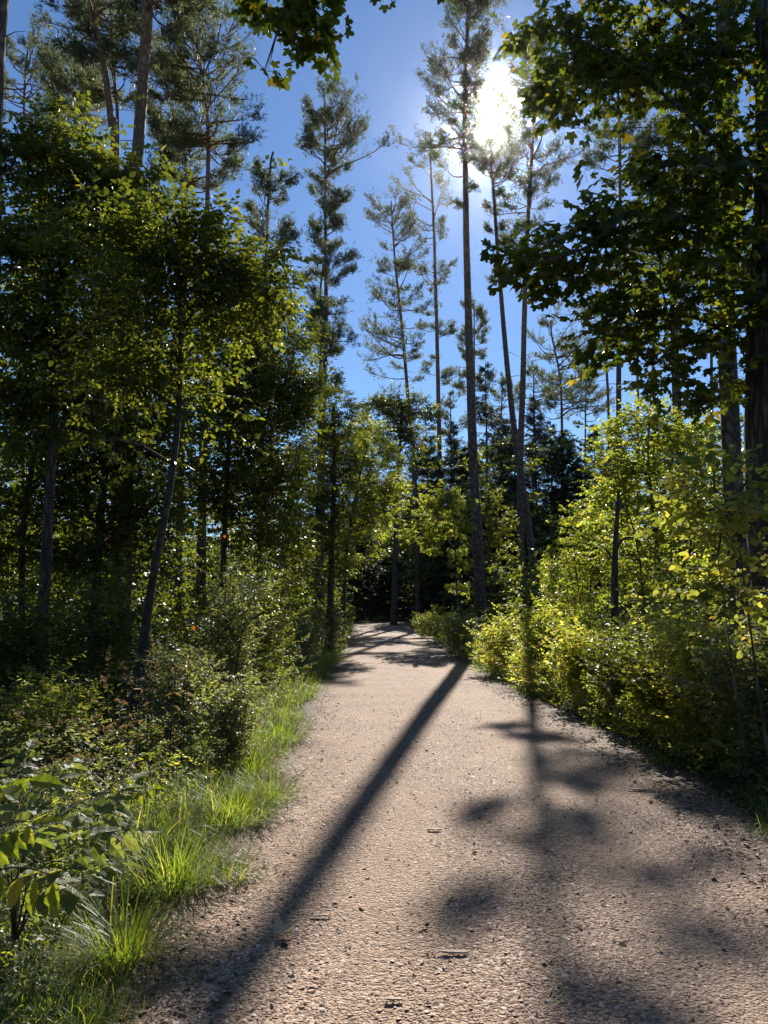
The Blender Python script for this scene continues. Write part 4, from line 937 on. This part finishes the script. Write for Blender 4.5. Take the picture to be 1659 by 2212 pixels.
# ------------------------------------------------------------------ grass
def blade_template(curl, seg=4):
    V, T = [], []
    for i in range(seg):
        t = i/seg; ang = curl*t
        y = math.sin(curl*t)/max(curl, .01); z = (1 - math.cos(curl*t))/max(curl, .01); w = .5*(1 - .55*t**2)
        V += [(-w, y, z), (w, y, z)]
    V.append((0, math.sin(curl)/curl, (1 - math.cos(curl))/curl)); n = len(V) - 1
    for i in range(seg - 1): T += [(2*i, 2*i+1, 2*i+3), (2*i, 2*i+3, 2*i+2)]
    T.append((n - 2, n - 1, n))
    return np.array(V, float), np.array(T)
BLADES = [blade_template(c) for c in (.4, .9, 1.4, 1.9, 2.4)]
def blades(mb, rng, P, h, lean, width=.006, out=None):
    n = len(P); az = rng.uniform(0, 6.28, n)
    o = np.stack([np.cos(az), np.sin(az), np.zeros(n)], 1) if out is None else nrm(out + rng.normal(0, .35, out.shape)*np.array([1, 1, 0]))
    D = np.array([0, 0, 1.0]) + o*lean[:, None]; R = frames(D, o)
    S = np.stack([width*rng.uniform(.6, 1.3, n), h, h], 1); k = np.minimum(rng.beta(1.6, 1.8, n)*5, 4).astype(int)
    for q in range(5): scatter(mb, BLADES[q], P[k == q], R[k == q], S[k == q])
def grass_clump(label, px, Z, n, h, rad, seed, width=.0065):
    rng = np.random.default_rng(seed); b = ground_at(px, Z)
    o = nrm(np.concatenate([rng.normal(0, 1, (n, 2)), np.zeros((n, 1))], 1)); r = rad*rng.uniform(0, 1, n)**.7
    P = b + o*r[:, None]; P[:, 2] = ground_z(P[:, 0], P[:, 1]) - .01
    mb = MB(); blades(mb, rng, P, h*rng.uniform(.45, 1.1, n), .15 + .55*r/rad*rng.uniform(.4, 1.2, n), width, o)
    tag(mb.build('grass_clump', M['grass'], None, tuple(b)), label, 'grass', 'grass tufts on the left verge', None)
for i, row in enumerate([
    ('loose arching grass tuft nearest the camera on the left verge', 300, 3.75, 330, .42, .16, .0058),
    ('dense tall grass tuft beside the young elder', 395, 4.7, 800, .50, .28, .005),
    ('upright dark grass tuft left of the dense one', 330, 5.1, 260, .62, .12, .007),
    ('yellowish low grass tuft at the path edge below the round tuft', 505, 4.75, 300, .24, .16, .0045),
    ('round shaggy grass tuft leaning over the left path edge', 510, 6.0, 800, .46, .30, .005),
    ('bright grass tuft behind the round shaggy tuft', 590, 6.6, 420, .36, .22, .005),
    ('grass tuft in front of the silvery raspberry patch', 545, 7.6, 420, .50, .25, .006),
    ('long pale grass tuft farther along the left verge', 610, 9.4, 480, .48, .30, .006),
    ('tiny grass tuft growing alone in the path gravel', 440, 3.95, 90, .09, .06, .003),
    ('small grass tuft at the bottom left corner of the verge', 230, 3.05, 260, .2, .16, .005),
    ('sparse grass tuft on the shaded right verge near the frame edge', 1650, 5.6, 200, .26, .16, .005),
    ('low grass tuft on the right path edge below the dogwoods', 1420, 8.0, 160, .2, .16, .005)]):
    lab, px, Z, n, h, rad, wd = row; grass_clump(lab, px, Z, n, h, rad, 500 + i, wd)

rg = np.random.default_rng(9)
mb = MB()
def strip(n, y0, y1, side, d0, d1, h0, h1, width, bias=1.6):
    y = y0 + (y1 - y0)*rg.uniform(0, 1, n)**bias
    d = d0 + (d1 - d0)*rg.uniform(0, 1, n)
    cl = .5 + .5*np.sin(y*2.3 + 1.7*np.sin(y*.7) + d*3)
    ok = rg.uniform(0, 1, n) < .25 + .75*cl; y, d, cl = y[ok], d[ok], cl[ok]
    x = edge_l(y) - d if side < 0 else edge_r(y) + d
    fade = np.clip((d - d0)/.35, .25, 1)
    h = (h0 + (h1 - h0)*cl)*fade*rg.uniform(.5, 1.2, len(y))
    P = np.stack([x, y, ground_z(x, y) - .01], 1)
    blades(mb, rg, P, h, rg.uniform(.1, .7, len(y)), width)
strip(13000, 3.0, 12, -1, -.10, .9, .12, .38, .0042)
strip(5500, 3.6, 9.5, -1, .1, 1.3, .22, .46, .0038, 1.0)
strip(8000, 8, 24, -1, -.05, 1.0, .25, .55, .008, 1.2)
strip(3500, 22, 60, -1, -.05, 1.2, .3, .55, .016, 1.2)
strip(6500, 2.3, 4.4, -1, -.03, 1.1, .05, .17, .0038, 1)
strip(2600, 4.2, 11, 1, -.02, 1.0, .06, .20, .005, 1.0)
strip(1400, 14, 22, 1, -.05, .5, .15, .35, .008, 1.0)
strip(1200, 22, 50, 1, -.05, .8, .2, .4, .014, 1.0)
tag(mb.build('grass', M['grass']), 'bright green grass fringing both edges of the path', 'grass', kind='stuff')

# ------------------------------------------------------------------ undergrowth, litter, woodland backdrop
mb = MB(); mats = [M['mid_leaf'], M['twig'], M['pale_sheen_leaf'], M['dry'], M['dark_leaf'], M['yellow_leaf'], M['bright_leaf']]
def cover(n, x0, x1, y0, y1, h, size, leaf, layout, mi, fn=None):
    x = rg.uniform(x0, x1, n); y = rg.uniform(y0, y1, n); d = np.maximum(edge_l(y) - x, x - edge_r(y)); ok = d > .35
    if fn is not None: ok &= fn(x, y)
    x, y = x[ok], y[ok]; n = len(x)
    pf = .35 + 1.0*np.clip(.5 + .5*np.sin(y*1.25 + 1.9*np.sin(x*.8))*np.sin(x*1.7 + y*.45), 0, 1)
    P = np.stack([x, y, ground_z(x, y) + rg.uniform(0, 1, n)**1.5*h*pf], 1)
    az = rg.uniform(0, 6.28, n); D = np.stack([np.cos(az), np.sin(az), rg.uniform(.0, .9, n)], 1)
    sprays(mb, rg, P, D, np.tile([0, 0, 1.0], (n, 1)) + rg.normal(0, .3, (n, 3)), size*rg.uniform(.6, 1.2, n), leaf, layout, mi, 1, .3)
left = lambda x, y: x < edge_l(y) - .55 - .2*np.sin(y*1.7)
cover(700, -4.5, -1.4, 2.6, 7, .35, .05, 'ovate', 'opp', 2, left)
cover(420, -2.6, -1.3, 2.4, 4.6, .10, .035, 'wide', 'opp', 2, left)
cover(420, -3.2, -1.2, 2.6, 6, .25, .045, 'ovate', 'alt', 0, left)
cover(800, -5.0, -1.4, 3.5, 9, .5, .055, 'lance', 'alt', 6, left)
cover(200, -4.5, -1.7, 4.5, 8, .7, .05, 'lance', 'alt', 3, left)
cover(500, -4.2, -1.6, 4.5, 9, .8, .05, 'lance', 'alt', 2, left)
cover(1500, -9, -1.6, 7, 16, .7, .085, 'kite', 'alt', 0, left)
cover(1200, -12, -1.6, 14, 30, 1.0, .13, 'kite', 'alt', 4, left)
cover(700, 2.6, 6.5, 4, 9, .25, .05, 'ovate', 'opp', 4)
redge = lambda d1: (lambda x, y: (x - edge_r(y) < d1) & (x - edge_r(y) > .05))
cover(3000, 2.4, 5, 7.5, 14, .55, .06, 'kite', 'alt', 5, redge(1.1))
cover(2800, 2.2, 5, 13, 25, .8, .085, 'kitew', 'alt', 5, redge(1.4))
cover(1500, 2.2, 4.5, 8, 24, .5, .05, 'lance', 'alt', 6, redge(1.0))
cover(900, 2.2, 4.5, 22, 40, .8, .10, 'kite', 'alt', 6, redge(1.2))
lverge = lambda x, y: (edge_l(y) - x > .35) & (edge_l(y) - x < 1.6)
cover(1100, -3, -1.4, 5, 12, .6, .045, 'lance', 'alt', 2, lverge)
cover(1100, -3.2, -1.4, 10, 24, .8, .065, 'kite', 'alt', 2, lverge)
cover(260, -3.2, -1.6, 5, 14, .9, .04, 'lance', 'alt', 3, lverge)
cover(1000, 3.2, 13, 8, 22, .9, .09, 'kitew', 'opp', 0)
cover(1200, 3.5, 22, 20, 45, 1.3, .15, 'kite', 'alt', 4)
tag(mb.build('undergrowth', mats), 'tangled low leafy undergrowth on both sides of the path', 'undergrowth', kind='stuff')

# fallen leaves, needles and bark bits on the verge and path edges
mb = MB()
def litter(n, y0, y1, xf, s0, s1, leaf, bias=1.5):
    y = y0 + (y1 - y0)*rg.uniform(0, 1, n)**bias; x = xf(y, rg.uniform(0, 1, n))
    onp = (x > edge_l(y)) & (x < edge_r(y))
    z = np.where(onp, path_z(x, y), ground_z(x, y)) + .008
    az = rg.uniform(0, 6.28, n); D = np.stack([np.cos(az), np.sin(az), rg.normal(0, .12, n)], 1)
    scatter(mb, LEAF[leaf], np.stack([x, y, z], 1), frames(D, np.tile([0, 0, 1.0], (n, 1)) + rg.normal(0, .25, (n, 3))), rg.uniform(s0, s1, n))
litter(900, 2.6, 14, lambda y, u: edge_l(y) - .35 + .75*u**1.3, .018, .05, 'ovate')
litter(2600, 3.5, 18, lambda y, u: edge_r(y) + .45 - .8*u**1.3, .02, .06, 'ovate')
litter(1500, 3.0, 22, lambda y, u: edge_r(y) + .25 - .5*u, .012, .035, 'kite')
litter(900, 2.5, 14, lambda y, u: edge_l(y) - .15 + .4*u, .012, .035, 'kite')
litter(900, 2.5, 16, lambda y, u: edge_l(y) + (edge_r(y) - edge_l(y))*u, .012, .03, 'lance')
litter(130, 2.6, 14, lambda y, u: edge_l(y) + (edge_r(y) - edge_l(y))*u, .02, .05, 'wide')
litter(700, 3.0, 12, lambda y, u: edge_r(y) + 2*u, .03, .08, 'wide')
litter(900, 2.4, 12, lambda y, u: edge_l(y) + (edge_r(y) - edge_l(y))*u, .02, .05, 'needle' if 'needle' in LEAF else 'lance')
tag(mb.build('fallen_leaves', M['litter']), 'dry fallen leaves and needles scattered along the path edges', 'leaf litter', kind='stuff')

# woodland behind everything: leafy mass left, right, beyond the bend and behind the camera
mb = MB(); rw = np.random.default_rng(17)
def mass(n, x0, x1, y0, y1, h0, h1, size, mi, leaf='kitew', layout='alt', clump=18):
    m = max(1, n//clump); cx = rw.uniform(x0, x1, m); cy = rw.uniform(y0, y1, m)
    cz = h0 + (h1 - h0)*rw.uniform(0, 1, m)**1.2
    k = rw.integers(0, m, n); P = np.stack([cx, cy, cz], 1)[k] + rw.normal(0, 1, (n, 3))*np.array([.9, .9, .55])*max(1, size*2.4)
    d = np.maximum(edge_l(P[:, 1]) - P[:, 0], P[:, 0] - edge_r(P[:, 1])); P = P[((d > .6) | (P[:, 2] > 5.0)) & (P[:, 2] > .1) & ((P[:, 1] > 48) | (d > .6))]; n = len(P)
    az = rw.uniform(0, 6.28, n); D = np.stack([np.cos(az), np.sin(az), rw.uniform(-.5, .3, n)], 1)
    sprays(mb, rw, P, D, np.tile([0, 0, 1.0], (n, 1)) + rw.normal(0, .4, (n, 3)), size*rw.uniform(.7, 1.2, n), leaf, layout, mi, 1, .35, wood=False)
mass(3800, -22, -4.0, 16, 32, .5, 11.0, .20, 0)
mass(2400, -36, -6, 30, 60, .5, 15.0, .34, 0)
mass(2000, -12, -2.4, 26, 58, .3, 6.0, .24, 0)
mass(2500, 10, 44, 28, 62, .3, 9.0, .32, 0)
mass(1400, 5.0, 14, 26, 52, .3, 3.5, .20, 0)
mass(2600, -50, 60, 66, 110, .3, 12.0, .6, 0)
mass(3000, -10, 12, 56, 85, .3, 11.0, .40, 0)
mass(2600, 5, 34, 50, 72, .3, 15.5, .42, 0)
mass(1600, -12, 8, 84, 118, .2, 10.0, .7, 0)
mass(800, -48, -16, -16, 8, .3, 16.0, 1.0, 0)  # unseen rest of the wood beside and behind the camera, added to cut skylight
mass(800, 16, 48, -16, 8, .3, 16.0, 1.0, 0)
mass(1200, -45, 45, -45, -14, .3, 18.0, 1.2, 0)
mass(2400, -110, 130, 110, 170, .3, 13.0, 1.4, 0)
mass(2000, -60, -14, 40, 85, .2, 9.0, .7, 0)
mass(2000, 16, 75, 45, 90, .2, 8.0, .7, 0)
tag(mb.build('woodland', [M['dark_leaf'], M['twig']]), 'dense dark woodland filling the background behind the trees', 'woodland', kind='stuff')

# ------------------------------------------------------------------ small things on the path and in the bushes
def wood_chip(label, px, py, length_px, ang, thick, seed, mat='litter'):
    rng = np.random.default_rng(seed); Z = FPX*CAM_H/(py - 1310)*1.0
    c = ground_at(px, Z); c[2] = path_z(c[0], c[1]) + thick*.5 + .010; l = length_px*mpp(Z)
    s = np.linspace(-.5, .5, 6); thick *= 1.35; w = thick*np.array([.5, 1, 1.1, .95, 1.0, .4])*rng.uniform(.85, 1.15, 6)
    d = np.array([math.cos(ang), math.sin(ang), 0.0]); sd = np.array([-d[1], d[0], 0])
    V, T = [], []
    for i in range(6):
        p = d*l*s[i] + sd*rng.normal(0, thick*.15)
        for a, b in ((-1, -.4), (1, -.4), (.8, .45), (-.85, .5)): V.append(p + sd*a*w[i] + np.array([0, 0, b*w[i]*.7 + rng.normal(0, thick*.06)]))
    for i in range(5):
        for j in range(4):
            k = (j+1) % 4; T += [(4*i+j, 4*i+k, 4*i+4+k), (4*i+j, 4*i+4+k, 4*i+4+j)]
    T += [(0, 2, 1), (0, 3, 2), (20, 21, 22), (20, 22, 23)]
    mb = MB(); mb.add(np.array(V) + c, np.array(T)); tag(mb.build('wood_chip', M['chip'], None, tuple(c)), label, 'wood chip', 'wood chips on the path')
def chip_material():
    m, nt, out = newmat('weathered_wood'); tx = N(nt, 'ShaderNodeTexCoord'); mp = N(nt, 'ShaderNodeMapping'); mp.inputs['Scale'].default_value = (30, 90, 90)
    nt.links.new(tx.outputs['Object'], mp.inputs[0]); nz = N(nt, 'ShaderNodeTexNoise', Scale=2.0, Detail=4.0); nt.links.new(mp.outputs[0], nz.inputs['Vector'])
    cr = ramp(nt, nz.outputs['Fac'], [(.3, (.20, .14, .095)), (.7, (.52, .40, .29))]); p = N(nt, 'ShaderNodeBsdfPrincipled', Roughness=.8)
    nt.links.new(cr.outputs[0], p.inputs['Base Color']); nt.links.new(p.outputs[0], out.inputs['Surface']); return m
M['chip'] = chip_material()
for i, row in enumerate([
    ('upright pale bark sliver at the bottom of the path', 682, 2165, 40, 1.45, .008), ('brown twig piece lying right of the pale bark sliver', 712, 2168, 45, -.1, .007),
    ('long brown stick lying across the middle of the path', 972, 2032, 62, -.05, .009), ('dark short stick beside the trunk shadow in mid path', 935, 1787, 28, -.15, .010),
    ('pale sliver of wood standing out on the sunlit gravel', 1034, 1925, 22, 1.3, .006), ('brown stick at the bottom centre of the path', 850, 2118, 36, .05, .008),
    ('pale broken wood splinter in the bottom left corner of the path', 290, 2190, 45, .75, .010), ('short round stick on the left path edge below the grass', 292, 2098, 26, 1.2, .011),
    ('forked twig lying right of the curled dry leaf', 700, 1953, 42, .12, .006), ('thin pale straw on the path by the trunk shadow', 680, 1838, 30, .4, .005),
    ('dark crooked stick on the right path edge in the shade', 1370, 1700, 60, -.1, .012), ('root-like stick under the dogwoods at the path edge', 1240, 1502, 60, .1, .02)]):
    wood_chip(*row, seed=700 + i)

# the big curled dry leaf lying in the trunk shadow
Zl = FPX*CAM_H/(1990 - 1310); c = ground_at(622, Zl); c[2] = path_z(c[0], c[1]) + .012
mb = MB(); V, T = LEAF['maple']; V = V.copy(); V[:, 2] = .8*np.abs(V[:, 0])**1.4 + .4*(V[:, 1] - .4)**2; V[:, 0] *= .85
R = frames(np.array([[.75, .6, .12]]), np.array([[.1, -.1, 1.0]])); scatter(mb, (V, T), (c + np.array([-.03, -.04, 0]))[None], R, np.array([.11]))
tubes(mb, curve([c + np.array([-.03, -.04, 0]), c + np.array([-.05, -.07, .015]), c + np.array([-.055, -.10, .01])], 6), np.linspace(.0018, .0012, 6), 4)
M['pale_dry'] = leafmat('pale_dry_leaf', [(0, (.42, .36, .24)), (1, (.5, .43, .3))], (1.2, 1.1, .9), .2, .55, .3)
tag(mb.build('curled_leaf', M['pale_dry'], None, tuple(c)), 'large curled dry maple leaf lying in the trunk shadow on the path', 'leaf')

for i, (lab, px, py, Z, s) in enumerate([
    ('single orange leaf glowing high on the dark left tree', 245, 1062, 10.5, .07), ('small orange leaf beside the glossy pale bush', 486, 1155, 10.0, .05),
    ('orange leaf hanging low above the dark left bush', 238, 1155, 9.8, .045), ('orange leaf near the ground left of the curved trunk', 108, 1362, 8.6, .05), ('orange leaf low beside the silvery raspberry patch', 418, 1352, 8.2, .05)]):
    rng = np.random.default_rng(800 + i); p = at(px, py, Z); mb = MB()
    d = np.array([[rng.normal(0, .2), rng.normal(0, .3), -1.0]]); scatter(mb, LEAF['wide'], p[None], frames(d, np.array([[.2, -1.0, .1]])), np.array([s]))
    tubes(mb, curve([p, p + np.array([.005, 0, .02]), p + np.array([.0, .01, .045])], 4), np.linspace(.0012, .0008, 4), 3)
    tag(mb.build('orange_leaf', M['autumn'], None, tuple(p)), lab, 'leaf', 'orange leaves in the left thicket')

# ------------------------------------------------------------------ thin haze added for the glow around the sun
hm = bpy.data.materials.new('glow_haze'); hm.use_nodes = True; hn = hm.node_tree; hn.nodes.clear()
ho = hn.nodes.new('ShaderNodeOutputMaterial'); hv = hn.nodes.new('ShaderNodeVolumePrincipled')
hv.inputs['Color'].default_value = (.95, .97, 1, 1); hv.inputs['Density'].default_value = .00009; hv.inputs['Anisotropy'].default_value = .974
hn.links.new(hv.outputs[0], ho.inputs['Volume'])
mb = MB(); X0, X1, Y0, Y1, Z0, Z1 = -420, 420, -320, 720, -1.5, 46
v = [(x, y, z) for z in (Z0, Z1) for y in (Y0, Y1) for x in (X0, X1)]
mb.add(np.array(v), np.array([(0,2,1),(1,2,3),(4,5,6),(5,7,6),(0,1,4),(1,5,4),(2,6,3),(3,6,7),(0,4,2),(2,4,6),(1,3,5),(3,7,5)]))
tag(mb.build('haze', hm), 'thin added haze that makes the glow around the sun', 'haze', kind='stuff')
